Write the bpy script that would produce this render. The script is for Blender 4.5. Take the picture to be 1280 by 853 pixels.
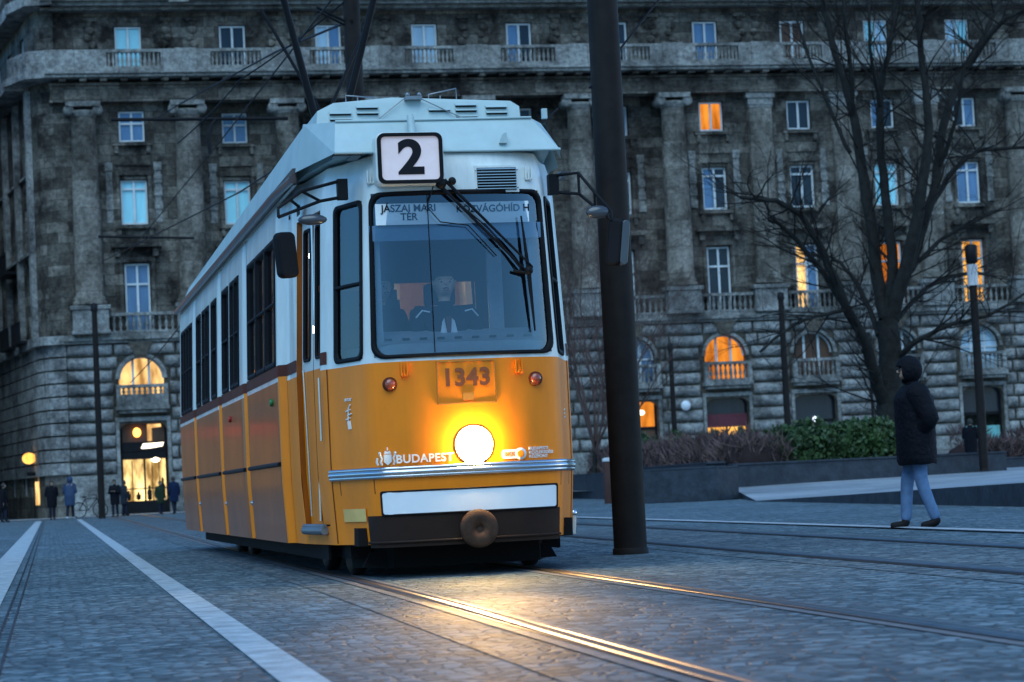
import bpy, bmesh, math, random
from mathutils import Vector, Matrix
PI = math.pi
R = math.radians
random.seed(7)
for o in list(bpy.data.objects):
    bpy.data.objects.remove(o, do_unlink=True)
S = bpy.context.scene
COL = S.collection

# ------------------------------------------------------------------ camera
camd = bpy.data.cameras.new('camera')
camo = bpy.data.objects.new('camera', camd)
COL.objects.link(camo)
YAW, PITCH, ROLL = R(11.428), R(3.473), R(2.8)
F_ = Vector((math.sin(YAW)*math.cos(PITCH), math.cos(YAW)*math.cos(PITCH), math.sin(PITCH)))
R0 = Vector((math.cos(YAW), -math.sin(YAW), 0)); U0 = R0.cross(F_)
R_ = R0*math.cos(ROLL) - U0*math.sin(ROLL); U_ = U0*math.cos(ROLL) + R0*math.sin(ROLL)
mw = Matrix((R_, U_, -F_)).transposed().to_4x4()
mw.translation = (0, 0, .70)
camo.matrix_world = mw
camd.sensor_width = 36; camd.lens = 2900/1280*36
camd.clip_start = .1; camd.clip_end = 2000
camd.dof.use_dof = True; camd.dof.focus_distance = 18.2; camd.dof.aperture_fstop = 4.5
S.camera = camo

# ------------------------------------------------------------------ world, sun, exposure
w = bpy.data.worlds.new('World'); S.world = w; w.use_nodes = True
wn = w.node_tree; bg = wn.nodes['Background']
sky = wn.nodes.new('ShaderNodeTexSky'); sky.sky_type = 'NISHITA'; sky.sun_disc = False
sky.sun_elevation = R(10); sky.sun_rotation = R(90); sky.ozone_density = 6.5; sky.air_density = 1.1; sky.dust_density = .3
wn.links.new(sky.outputs[0], bg.inputs[0]); bg.inputs[1].default_value = .15
sd = bpy.data.lights.new('sun', 'SUN'); sd.energy = 1.15; sd.angle = R(60); sd.color = (.64, .87, 1.0)
so = bpy.data.objects.new('sun', sd); COL.objects.link(so)
so.rotation_euler = (R(38), 0, R(-20))
S.view_settings.view_transform = 'Standard'; S.view_settings.look = 'None'
S.view_settings.exposure = 1.12; S.view_settings.gamma = 1

# ------------------------------------------------------------------ materials
MATS = {}
def nodes_of(m):
    m.use_nodes = True; nt = m.node_tree; return nt, nt.nodes['Principled BSDF']
def mat(name, col, rough=.7, metal=0, noise=.18, scale=3.0, bump=0., coat=0, spec=.5, bscale=None, emit=None, es=0, streak=0):
    if name in MATS: return MATS[name]
    m = bpy.data.materials.new(name); nt, b = nodes_of(m); N = nt.nodes; L = nt.links
    tc = N.new('ShaderNodeTexCoord'); mp = N.new('ShaderNodeMapping'); L.new(tc.outputs['Object'], mp.inputs[0])
    if streak: mp.inputs['Scale'].default_value = (1, 1, streak)
    n1 = N.new('ShaderNodeTexNoise'); n1.inputs['Scale'].default_value = scale; n1.inputs['Detail'].default_value = 6
    n1.inputs['Roughness'].default_value = .65
    L.new(mp.outputs[0], n1.inputs[0])
    cr = N.new('ShaderNodeValToRGB'); e = cr.color_ramp.elements
    e[0].position = .3; e[1].position = .72
    e[0].color = tuple(c*(1-noise) for c in col)+(1,); e[1].color = tuple(min(1, c*(1+noise)) for c in col)+(1,)
    L.new(n1.outputs[0], cr.inputs[0]); L.new(cr.outputs[0], b.inputs['Base Color'])
    b.inputs['Roughness'].default_value = rough; b.inputs['Metallic'].default_value = metal
    b.inputs['Coat Weight'].default_value = coat; b.inputs['Coat Roughness'].default_value = .12
    b.inputs['Specular IOR Level'].default_value = min(spec, .12) if max(col) < .07 and not coat else spec
    if bump:
        n2 = N.new('ShaderNodeTexNoise'); n2.inputs['Scale'].default_value = bscale or scale*4; n2.inputs['Detail'].default_value = 5
        L.new(tc.outputs['Object'], n2.inputs[0])
        bp = N.new('ShaderNodeBump'); bp.inputs['Strength'].default_value = bump; bp.inputs['Distance'].default_value = .05
        L.new(n2.outputs[0], bp.inputs['Height']); L.new(bp.outputs[0], b.inputs['Normal'])
    if emit:
        b.inputs['Emission Color'].default_value = (*emit, 1); b.inputs['Emission Strength'].default_value = es
    MATS[name] = m; return m

def stone_mat(name, c0, c1, c2, bw=1.1, bh=.55):
    """ashlar: blocks of slightly different stone, soot blotches, bumpy"""
    m = bpy.data.materials.new(name); nt, b = nodes_of(m); N = nt.nodes; L = nt.links
    tc = N.new('ShaderNodeTexCoord')
    sp = N.new('ShaderNodeSeparateXYZ'); L.new(tc.outputs['Object'], sp.inputs[0])
    cb = N.new('ShaderNodeCombineXYZ'); L.new(sp.outputs[0], cb.inputs[0]); L.new(sp.outputs[2], cb.inputs[1])
    br = N.new('ShaderNodeTexBrick'); L.new(cb.outputs[0], br.inputs[0]); br.inputs['Scale'].default_value = 1
    br.inputs['Brick Width'].default_value = bw; br.inputs['Row Height'].default_value = bh; br.inputs['Mortar Size'].default_value = .012
    br.inputs['Color1'].default_value = (*c0, 1); br.inputs['Color2'].default_value = (*c1, 1); br.inputs['Mortar'].default_value = (*[c*.5 for c in c0], 1)
    br.inputs['Bias'].default_value = -.1
    n1 = N.new('ShaderNodeTexNoise'); n1.inputs['Scale'].default_value = .55; n1.inputs['Detail'].default_value = 8; n1.inputs['Roughness'].default_value = .7
    L.new(tc.outputs['Object'], n1.inputs[0])
    cr = N.new('ShaderNodeValToRGB'); cr.color_ramp.elements[0].position = .42; cr.color_ramp.elements[1].position = .62
    L.new(n1.outputs[0], cr.inputs[0])
    mx = N.new('ShaderNodeMix'); mx.data_type = 'RGBA'; L.new(cr.outputs[0], mx.inputs[0]); L.new(br.outputs[0], mx.inputs[6])
    mx.inputs[7].default_value = (*c2, 1)
    n2 = N.new('ShaderNodeTexNoise'); n2.inputs['Scale'].default_value = 4.5; n2.inputs['Detail'].default_value = 8; n2.inputs['Roughness'].default_value = .75
    L.new(tc.outputs['Object'], n2.inputs[0])
    cr2 = N.new('ShaderNodeValToRGB'); cr2.color_ramp.elements[0].position = .3; cr2.color_ramp.elements[1].position = .75
    cr2.color_ramp.elements[0].color = (.32, .32, .33, 1); cr2.color_ramp.elements[1].color = (1.5, 1.48, 1.42, 1)
    L.new(n2.outputs[0], cr2.inputs[0])
    mm = N.new('ShaderNodeMix'); mm.data_type = 'RGBA'; mm.blend_type = 'MULTIPLY'; mm.inputs[0].default_value = 1
    L.new(mx.outputs[2], mm.inputs[6]); L.new(cr2.outputs[0], mm.inputs[7]); L.new(mm.outputs[2], b.inputs['Base Color'])
    b.inputs['Roughness'].default_value = .85; b.inputs['Specular IOR Level'].default_value = .2
    bp = N.new('ShaderNodeBump'); bp.inputs['Strength'].default_value = 1; bp.inputs['Distance'].default_value = .2
    L.new(n2.outputs[0], bp.inputs['Height']); L.new(bp.outputs[0], b.inputs['Normal'])
    MATS[name] = m; return m
STONE = stone_mat('ashlar_stone', (.125, .115, .10), (.36, .335, .295), (.035, .031, .028))
STONE_D = stone_mat('dark_stone', (.13, .115, .095), (.20, .18, .15), (.10, .09, .075))
STONE_L = stone_mat('trim_stone', (.36, .37, .36), (.48, .49, .48), (.16, .16, .155), 2.2, 1.3)
STONE_R = stone_mat('rustic_stone', (.38, .39, .39), (.52, .53, .53), (.13, .13, .13), 3, 5)

def cobble_mat(name, c0, c1, scale, rough=.6):
    m = bpy.data.materials.new(name); nt, b = nodes_of(m); N = nt.nodes; L = nt.links
    tc = N.new('ShaderNodeTexCoord'); nw = N.new('ShaderNodeTexNoise'); nw.inputs['Scale'].default_value = 3; L.new(tc.outputs['Object'], nw.inputs[0])
    va = N.new('ShaderNodeVectorMath'); va.operation = 'MULTIPLY_ADD'; va.inputs[1].default_value = (.05, .05, 0); L.new(nw.outputs[1], va.inputs[0]); L.new(tc.outputs['Object'], va.inputs[2])
    v1 = N.new('ShaderNodeTexVoronoi'); v1.feature = 'DISTANCE_TO_EDGE'; v1.inputs['Scale'].default_value = scale; v1.inputs['Randomness'].default_value = .75; L.new(va.outputs[0], v1.inputs[0])
    v2 = N.new('ShaderNodeTexVoronoi'); v2.inputs['Scale'].default_value = scale; v2.inputs['Randomness'].default_value = .75; L.new(va.outputs[0], v2.inputs[0])
    sx = N.new('ShaderNodeSeparateColor'); L.new(v2.outputs['Color'], sx.inputs[0])
    mc = N.new('ShaderNodeMix'); mc.data_type = 'RGBA'; mc.inputs[6].default_value = (*c0, 1); mc.inputs[7].default_value = (*c1, 1); L.new(sx.outputs[0], mc.inputs[0])
    ed = N.new('ShaderNodeMapRange'); ed.inputs[1].default_value = 0; ed.inputs[2].default_value = .13; L.new(v1.outputs[0], ed.inputs[0])
    er = N.new('ShaderNodeMapRange'); er.inputs[3].default_value = .45; er.inputs[4].default_value = 1; L.new(ed.outputs[0], er.inputs[0])
    n1 = N.new('ShaderNodeTexNoise'); n1.inputs['Scale'].default_value = .4; n1.inputs['Detail'].default_value = 8; n1.inputs['Roughness'].default_value = .7; L.new(tc.outputs['Object'], n1.inputs[0])
    cr = N.new('ShaderNodeMapRange'); cr.inputs[1].default_value = .3; cr.inputs[2].default_value = .7; cr.inputs[3].default_value = .65; cr.inputs[4].default_value = 1.3; L.new(n1.outputs[0], cr.inputs[0])
    mu = N.new('ShaderNodeMath'); mu.operation = 'MULTIPLY'; L.new(er.outputs[0], mu.inputs[0]); L.new(cr.outputs[0], mu.inputs[1])
    vm = N.new('ShaderNodeVectorMath'); vm.operation = 'SCALE'; L.new(mc.outputs[2], vm.inputs[0]); L.new(mu.outputs[0], vm.inputs['Scale']); L.new(vm.outputs[0], b.inputs['Base Color'])
    rr = N.new('ShaderNodeMapRange'); rr.inputs[3].default_value = rough-.15; rr.inputs[4].default_value = rough+.2; L.new(n1.outputs[0], rr.inputs[0]); L.new(rr.outputs[0], b.inputs['Roughness'])
    n3 = N.new('ShaderNodeTexNoise'); n3.inputs['Scale'].default_value = 42; n3.inputs['Detail'].default_value = 4; L.new(tc.outputs['Object'], n3.inputs[0])
    b1 = N.new('ShaderNodeBump'); b1.inputs['Strength'].default_value = 1; b1.inputs['Distance'].default_value = .012; b.inputs['Specular IOR Level'].default_value = .32; L.new(ed.outputs[0], b1.inputs['Height'])
    b2 = N.new('ShaderNodeBump'); b2.inputs['Strength'].default_value = .7; b2.inputs['Distance'].default_value = .012; L.new(n3.outputs[0], b2.inputs['Height']); L.new(b1.outputs[0], b2.inputs['Normal'])
    b3 = N.new('ShaderNodeBump'); b3.inputs['Strength'].default_value = .5; b3.inputs['Distance'].default_value = .014; L.new(sx.outputs[1], b3.inputs['Height']); L.new(b2.outputs[0], b3.inputs['Normal']); L.new(b3.outputs[0], b.inputs['Normal'])
    MATS[name] = m; return m
COLST = stone_mat('highlit_column_stone', (.24, .22, .195), (.40, .38, .34), (.09, .08, .068), 3, 1.4)  # lighter variant, the shafts' pale highlight put into the stone colour
def paving_mat(name, c0, c1, scale, bw, bh, rough=.62, strength=.8, rot=0):
    m = bpy.data.materials.new(name); nt, b = nodes_of(m); N = nt.nodes; L = nt.links
    tc = N.new('ShaderNodeTexCoord'); mp = N.new('ShaderNodeMapping'); mp.inputs['Rotation'].default_value = (0, 0, rot)
    L.new(tc.outputs['Object'], mp.inputs[0])
    nw = N.new('ShaderNodeTexNoise'); nw.inputs['Scale'].default_value = 2.2; nw.inputs['Detail'].default_value = 2
    L.new(mp.outputs[0], nw.inputs[0])
    va = N.new('ShaderNodeVectorMath'); va.operation = 'MULTIPLY_ADD'; va.inputs[1].default_value = (.16, .16, 0)
    L.new(nw.outputs[1], va.inputs[0]); L.new(mp.outputs[0], va.inputs[2])
    br = N.new('ShaderNodeTexBrick'); L.new(va.outputs[0], br.inputs[0]); br.inputs['Scale'].default_value = scale
    br.inputs['Brick Width'].default_value = bw; br.inputs['Row Height'].default_value = bh
    br.inputs['Mortar Size'].default_value = .02; br.inputs['Mortar Smooth'].default_value = 1
    br.inputs['Color1'].default_value = (*c0, 1); br.inputs['Color2'].default_value = (*c1, 1); br.inputs['Mortar'].default_value = (*[c*.62 for c in c0], 1)
    n1 = N.new('ShaderNodeTexNoise'); n1.inputs['Scale'].default_value = .35; n1.inputs['Detail'].default_value = 7; n1.inputs['Roughness'].default_value = .65
    L.new(tc.outputs['Object'], n1.inputs[0])
    cr = N.new('ShaderNodeValToRGB'); cr.color_ramp.elements[0].position = .3; cr.color_ramp.elements[1].position = .7
    cr.color_ramp.elements[0].color = (.62, .62, .62, 1); cr.color_ramp.elements[1].color = (1.25, 1.25, 1.25, 1)
    L.new(n1.outputs[0], cr.inputs[0])
    n3 = N.new('ShaderNodeTexNoise'); n3.inputs['Scale'].default_value = 14; n3.inputs['Detail'].default_value = 5
    L.new(tc.outputs['Object'], n3.inputs[0])
    mm = N.new('ShaderNodeMix'); mm.data_type = 'RGBA'; mm.blend_type = 'MULTIPLY'; mm.inputs[0].default_value = 1
    L.new(br.outputs[0], mm.inputs[6]); L.new(cr.outputs[0], mm.inputs[7]); L.new(mm.outputs[2], b.inputs['Base Color'])
    rr = N.new('ShaderNodeMapRange'); rr.inputs[3].default_value = rough-.16; rr.inputs[4].default_value = rough+.16
    L.new(n1.outputs[0], rr.inputs[0]); L.new(rr.outputs[0], b.inputs['Roughness'])
    b1 = N.new('ShaderNodeBump'); b1.inputs['Strength'].default_value = strength; b1.inputs['Distance'].default_value = .015; b1.invert = True
    L.new(br.outputs['Fac'], b1.inputs['Height'])
    b2 = N.new('ShaderNodeBump'); b2.inputs['Strength'].default_value = .75; b2.inputs['Distance'].default_value = .022
    L.new(n3.outputs[0], b2.inputs['Height']); L.new(b1.outputs[0], b2.inputs['Normal']); L.new(b2.outputs[0], b.inputs['Normal'])
    MATS[name] = m; return m
GROUND = cobble_mat('granite_setts', (.045, .082, .102), (.20, .275, .315), 12, .7)
TRACKBED = cobble_mat('track_setts', (.05, .075, .088), (.19, .24, .265), 11, .64)
TERR = paving_mat('terrace_granite', (.25, .285, .31), (.32, .35, .375), 1, .9, .5, .6, .3)
STRIPE = mat('white_stripe_stone', (.38, .44, .47), .6, noise=.45, scale=5, bump=.35, bscale=30)
KERB = mat('kerb_granite', (.42, .44, .46), .6, noise=.25, scale=5, bump=.3)
BLOCK = mat('dark_granite', (.04, .048, .06), .65, noise=.35, scale=3, bump=.3, spec=.2)
STEEL = mat('rail_steel', (.30, .24, .20), .34, 1, .25, 6)
RUST = mat('rail_groove', (.035, .028, .024), .5, .3, .3, 8)
RAILBED = mat('rail_concrete', (.16, .15, .15), .6, noise=.3, scale=6, bump=.4)
WHITEFRAME = mat('white_window_frame', (.62, .66, .68), .5, noise=.12)
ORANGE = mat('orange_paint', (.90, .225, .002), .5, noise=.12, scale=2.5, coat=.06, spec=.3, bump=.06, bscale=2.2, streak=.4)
ORANGE_DIM = mat('dimmed_orange_paint', (.30, .072, .003), .36, noise=.3, scale=1.5, coat=.18, spec=.35)  # same orange as the front, darkened to paint in the flank's dimmer look
BROWN = mat('brown_stripe', (.10, .02, .008), .6, spec=.2)
CREAM = mat('cream_paint', (.66, .69, .66), .40, noise=.22, scale=3.5, coat=.3, streak=.22, bump=.05, bscale=2.5)
ROOFW = mat('pale_roof_paint', (.42, .53, .53), .5, noise=.12, scale=2.5, bump=.03)
RUBBER = mat('black_rubber', (.008, .008, .010), .6, spec=.2)
BLACKM = mat('black_metal', (.010, .010, .012), .5)
UNDER = mat('underframe_black', (.01, .009, .009), .8)
CHROME = mat('bright_trim', (.62, .62, .64), .24, 1, .1)
GREYM = mat('grey_metal', (.25, .27, .29), .4, .8)
WHITEP = mat('white_panel_paint', (.80, .82, .84), .35, noise=.04, coat=.3)
INTER = mat('grey_interior', (.30, .36, .42), .6)
INTERD = mat('dark_interior', (.035, .045, .07), .6)
POLEM = mat('dark_pole_paint', (.016, .013, .012), .62, 0, .3, 5, spec=.3)
def glow(name, col, s, var=0, scale=2):
    m = bpy.data.materials.new(name); m.use_nodes = True; nt = m.node_tree; N = nt.nodes; L = nt.links
    N.remove(N['Principled BSDF']); e = N.new('ShaderNodeEmission'); e.inputs[1].default_value = s
    L.new(e.outputs[0], N['Material Output'].inputs[0])
    if var:
        tc = N.new('ShaderNodeTexCoord'); n = N.new('ShaderNodeTexNoise'); n.inputs['Scale'].default_value = scale; n.inputs['Detail'].default_value = 4
        mp = N.new('ShaderNodeMapping'); mp.inputs['Scale'].default_value = (1, 1, .3); L.new(tc.outputs['Object'], mp.inputs[0]); L.new(mp.outputs[0], n.inputs[0])
        cr = N.new('ShaderNodeValToRGB'); cr.color_ramp.elements[0].position = .36; cr.color_ramp.elements[1].position = .66
        cr.color_ramp.elements[0].color = (col[0]*(1-var), col[1]*(1-var)*.8, col[2]*(1-var)*.6, 1); cr.color_ramp.elements[1].color = (*col, 1)
        L.new(n.outputs[0], cr.inputs[0]); L.new(cr.outputs[0], e.inputs[0])
    else: e.inputs[0].default_value = (*col, 1)
    MATS[name] = m; return m
def glass_mat(name, tint, base=.06, rough=.03):
    m = bpy.data.materials.new(name); m.use_nodes = True; nt = m.node_tree; N = nt.nodes; L = nt.links
    N.remove(N['Principled BSDF'])
    t = N.new('ShaderNodeBsdfTransparent'); t.inputs[0].default_value = (*tint, 1)
    g = N.new('ShaderNodeBsdfGlossy'); g.inputs[0].default_value = (.9, .95, 1, 1); g.inputs[1].default_value = rough
    fr = N.new('ShaderNodeFresnel'); fr.inputs[0].default_value = 1.5
    ad = N.new('ShaderNodeMath'); ad.operation = 'ADD'; ad.inputs[1].default_value = base; ad.use_clamp = True; L.new(fr.outputs[0], ad.inputs[0])
    mx = N.new('ShaderNodeMixShader'); L.new(ad.outputs[0], mx.inputs[0]); L.new(t.outputs[0], mx.inputs[1]); L.new(g.outputs[0], mx.inputs[2])
    L.new(mx.outputs[0], N['Material Output'].inputs[0])
    MATS[name] = m; return m
GLASS = glass_mat('tram_glass', (.80, .87, .92), .09)
SGLASS = glass_mat('side_glass', (.35, .38, .42), .03)
def pane_mat(name, col, rough=.12, noise=.3):
    m = mat(name, col, rough, noise=noise, scale=1.4, streak=.2, coat=.15 if max(col) < .12 else .8, spec=.3); return m
P_DARK = pane_mat('dark_pane', (.02, .03, .045))
P_BLUE = pane_mat('blue_pane', (.10, .20, .36))
P_PALE = pane_mat('pale_curtain_pane', (.42, .60, .74), .3, .2)
P_CYAN = pane_mat('bright_curtain_pane', (.36, .78, .90), .3, .15)
P_BLIND = pane_mat('brown_blind_pane', (.10, .05, .03), .6)
L_ORANGE = glow('orange_lit_room', (1, .33, .04), .55, .55, 2.0)
L_YELLOW = glow('yellow_lit_room', (1, .50, .10), .70, .45, 1.6)
L_WARM = glow('warm_lit_room', (1, .62, .24), .95, .75, 1.8)
L_SHOP = glow('shop_light', (1, .70, .28), 1.3, .85, 2.2)
L_SIGN = glow('lit_shop_sign', (1, .86, .62), 1.7)
L_CYAN = glow('cyan_poster_light', (.10, .42, .62), .42, .5, 2.5)
L_SPOT = glow('small_white_lamp', (.7, .85, 1), 1.2)

# ------------------------------------------------------------------ mesh helper
class MB:
    def __init__(s): s.v = []; s.f = []; s.m = []; s.sm = []; s.cur = 0; s.smooth = False
    def add(s, vs, fs, smooth=None):
        b = len(s.v); s.v += [tuple(p) for p in vs]
        for f in fs: s.f.append(tuple(i+b for i in f)); s.m.append(s.cur); s.sm.append(s.smooth if smooth is None else smooth)
        return s
    def box(s, x0, x1, y0, y1, z0, z1):
        vs = [(x, y, z) for z in (z0, z1) for y in (y0, y1) for x in (x0, x1)]
        return s.add(vs, [(0, 2, 3, 1), (4, 5, 7, 6), (0, 1, 5, 4), (2, 6, 7, 3), (0, 4, 6, 2), (1, 3, 7, 5)])
    def cbox(s, c, sz, M=None):
        vs = [Vector((x*sz[0]/2, y*sz[1]/2, z*sz[2]/2)) for z in (-1, 1) for y in (-1, 1) for x in (-1, 1)]
        if M: vs = [M @ p for p in vs]
        vs = [p+Vector(c) for p in vs]
        return s.add(vs, [(0, 2, 3, 1), (4, 5, 7, 6), (0, 1, 5, 4), (2, 6, 7, 3), (0, 4, 6, 2), (1, 3, 7, 5)])
    def tube(s, pts, rad, n=8, cap=True):
        pts = [Vector(p) for p in pts]
        if not isinstance(rad, (list, tuple)): rad = [rad]*len(pts)
        vs = []; fs = []; up = None
        for i, p in enumerate(pts):
            d = (pts[min(i+1, len(pts)-1)]-pts[max(i-1, 0)]).normalized()
            if up is None:
                up = Vector((0, 0, 1)) if abs(d.z) < .9 else Vector((1, 0, 0))
            a = d.cross(up).normalized(); up2 = a.cross(d).normalized(); up = up2
            for k in range(n):
                t = 2*PI*k/n; vs.append(p+(a*math.cos(t)+up2*math.sin(t))*rad[i])
        for i in range(len(pts)-1):
            for k in range(n):
                a = i*n+k; b = i*n+(k+1) % n; fs.append((a, b, b+n, a+n))
        s.add(vs, fs, True)
        if cap: s.add([vs[k] for k in range(n)][::-1], [tuple(range(n))], False); s.add(vs[-n:], [tuple(range(n))], False)
        return s
    def lathe(s, c, prof, n=16, axis='z', smooth=True):
        vs = []; fs = []
        for r, h in prof:
            for k in range(n):
                t = 2*PI*k/n; a, b = r*math.cos(t), r*math.sin(t)
                vs.append({'z': (c[0]+a, c[1]+b, c[2]+h), 'y': (c[0]+a, c[1]+h, c[2]+b), 'x': (c[0]+h, c[1]+a, c[2]+b)}[axis])
        for i in range(len(prof)-1):
            for k in range(n):
                a = i*n+k; b = i*n+(k+1) % n; fs.append((a, b, b+n, a+n))
        s.add(vs, fs, smooth)
        s.add(vs[:n], [tuple(range(n))], False); s.add(vs[-n:], [tuple(range(n))], False)
        return s
    def prism_xz(s, poly, y0, y1):
        n = len(poly); vs = [(x, y0, z) for x, z in poly]+[(x, y1, z) for x, z in poly]
        return s.add(vs, [tuple(range(n)), tuple(range(2*n-1, n-1, -1))]+[(i, i+n, (i+1) % n+n, (i+1) % n) for i in range(n)])
    def prism_xy(s, poly, z0, z1):
        n = len(poly); vs = [(x, y, z0) for x, y in poly]+[(x, y, z1) for x, y in poly]
        return s.add(vs, [tuple(range(n)), tuple(range(2*n-1, n-1, -1))]+[(i, i+n, (i+1) % n+n, (i+1) % n) for i in range(n)])
    def ball(s, c, r, n=12, m=8, sc=(1, 1, 1)):
        vs = []; fs = []
        for i in range(m+1):
            p = PI*i/m
            for k in range(n):
                t = 2*PI*k/n; vs.append((c[0]+r*sc[0]*math.sin(p)*math.cos(t), c[1]+r*sc[1]*math.sin(p)*math.sin(t), c[2]+r*sc[2]*math.cos(p)))
        for i in range(m):
            for k in range(n):
                a = i*n+k; b = i*n+(k+1) % n; fs.append((a, b, b+n, a+n))
        return s.add(vs, fs, True)
    def xform(s, M):
        s.v = [tuple(M @ Vector(p)) for p in s.v]; return s
    def build(s, name, m, parent=None, bevel=0):
        me = bpy.data.meshes.new(name)
        org = Vector(parent_loc(parent)) if parent else Vector((0, 0, 0))
        me.from_pydata([(p[0]-org.x, p[1]-org.y, p[2]-org.z) for p in s.v], [], s.f)
        ms = m if isinstance(m, (list, tuple)) else [m]
        for x in ms: me.materials.append(x)
        me.polygons.foreach_set('material_index', s.m); me.polygons.foreach_set('use_smooth', s.sm)
        bm = bmesh.new(); bm.from_mesh(me); bmesh.ops.recalc_face_normals(bm, faces=bm.faces[:]); bm.to_mesh(me); bm.free()
        me.update()
        o = bpy.data.objects.new(name, me); COL.objects.link(o)
        if parent: o.parent = parent
        if bevel:
            b = o.modifiers.new('bevel', 'BEVEL'); b.width = bevel; b.segments = 2; b.limit_method = 'ANGLE'; b.angle_limit = R(40)
        return o
def parent_loc(p):
    l = Vector((0, 0, 0))
    while p: l += Vector(p.location); p = p.parent
    return l
def tag(o, label=None, cat=None, group=None, kind=None):
    if label: o['label'] = label
    if cat: o['category'] = cat
    if group: o['group'] = group
    if kind: o['kind'] = kind
    return o
def empty(name, loc, label, cat, group=None, rz=0):
    o = bpy.data.objects.new(name, None); COL.objects.link(o); o.location = loc; o.rotation_euler = (0, 0, rz)
    o.empty_display_size = .2
    return tag(o, label, cat, group)
def copy_tree(o, parent=None):
    c = o.copy(); COL.objects.link(c); c.parent = parent
    for ch in [x for x in bpy.data.objects if x.parent == o]: copy_tree(ch, c)
    return c
def text_part(name, txt, size, x, y, z, m, parent, bold=.0, extr=.002, sx=1, rz=0, align='CENTER', tilt=0, spacing=1.0, lines=1.0):
    """lettering standing upright, reading from -y; x,y,z local to the parent"""
    c = bpy.data.curves.new(name, 'FONT'); c.body = txt; c.size = size; c.offset = bold; c.extrude = extr; c.align_x = align; c.align_y = 'CENTER'
    c.space_character = spacing; c.space_line = lines
    t = bpy.data.objects.new('tmp_text', c); COL.objects.link(t)
    dg = bpy.context.evaluated_depsgraph_get(); dg.update()
    me = bpy.data.meshes.new_from_object(t.evaluated_get(dg)); bpy.data.objects.remove(t)
    M = Matrix.Translation((x, y, z)) @ Matrix.Rotation(rz, 4, 'Z') @ Matrix.Rotation(R(90)+tilt, 4, 'X') @ Matrix.Diagonal((sx, 1, 1, 1))
    me.transform(M); me.materials.clear(); me.materials.append(m)
    o = bpy.data.objects.new(name, me); COL.objects.link(o)
    if parent: o.parent = parent
    return o
# ------------------------------------------------------------------ ground, tracks, terrace
def sheet(name, poly, z, m, kind='structure'):
    mb = MB(); mb.add([(x, y, z) for x, y in poly], [tuple(range(len(poly)))]); o = mb.build(name, m); tag(o, kind=kind); return o
sheet('ground', [(-400, -60), (500, -60), (500, 600), (-400, 600)], 0, GROUND)
def track_x(y): return 2.80+.0066*y+.06*math.exp(-((y-16)/7)**2)
def ribbon(mb, f, x0, x1, z, ys):
    vs = []; 
    for y in ys: vs += [(f(y)+x0, y, z), (f(y)+x1, y, z)]
    mb.add(vs, [(2*i, 2*i+2, 2*i+3, 2*i+1) for i in range(len(ys)-1)])
YS = [2+1.5*i for i in range(78)]
mb = MB(); ribbon(mb, track_x, -1.15, 1.15, .004, YS); tag(mb.build('track_bed', TRACKBED), kind='structure')
def T2(y):
    pts = [(2, 5.30), (8, 5.50), (13, 5.74), (17.8, 5.88), (27, 6.22), (36, 6.5), (60, 7.3), (120, 9.4)]
    for (a, b), (c, d) in zip(pts, pts[1:]):
        if y <= c: return b+(d-b)*(y-a)/(c-a)
    return 9.4
mb = MB(); ribbon(mb, T2, -.45, 1.9, .004, YS); tag(mb.build('track_bed', TRACKBED), kind='structure')
def rail(f, off, dk=0):
    mb = MB()
    mb.cur = 2; ribbon(mb, f, off-.125, off+.13, .009, YS)        # concrete surround
    mb.cur = 1; ribbon(mb, f, off-.055-dk, off+.062+dk, .0125, YS)       # flangeway and edge
    mb.cur = 0
    for i in range(len(YS)-1):
        y0, y1 = YS[i], YS[i+1]; a, b = f(y0)+off, f(y1)+off
        for u0, u1 in ((-.040, .022), (.046, .058)):
            vs = [(a+u0, y0, .0125), (a+u1, y0, .0125), (b+u1, y1, .0125), (b+u0, y1, .0125), (a+u0+.008, y0, .021), (a+u1-.003, y0, .021), (b+u1-.003, y1, .021), (b+u0+.008, y1, .021)]
            mb.add(vs, [(4, 5, 6, 7), (0, 4, 7, 3), (1, 2, 6, 5)], True)
    return tag(mb.build('tram_rail', [STEEL, RUST, RAILBED]), kind='structure')
rail(track_x, -.70); rail(lambda y: track_x(y)+.0, .74)
rail(T2, 0, .06); rail(T2, 1.5, .06)
# pale kerb line beyond the second track
def T3(y): return T2(y)+2.85-.012*(y-19)
mb = MB(); ribbon(mb, T3, -.09, .09, .02, YS); ribbon(mb, T3, -.093, -.09, .0, YS); tag(mb.build('kerb_line', KERB), kind='structure')
sheet('pavement_stripe', [(.79, 2), (.96, 2), (1.31, 102), (1.11, 102)], .006, STRIPE)
sheet('pavement_stripe', [(-.70, 2), (-.37, 2), (-.36, 102), (-.61, 102)], .006, STRIPE)
mb = MB(); 
for x in (-.30, -.24): mb.box(x, x+.012, 2, 102, .001, .008)
tag(mb.build('pavement_joint', BLOCK), kind='structure')
# dark gully stretch along the building foot
sheet('facade_pavement', [(-30, 112), (70, 112), (70, 117.4), (-30, 117.4)], .03, KERB)

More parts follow.
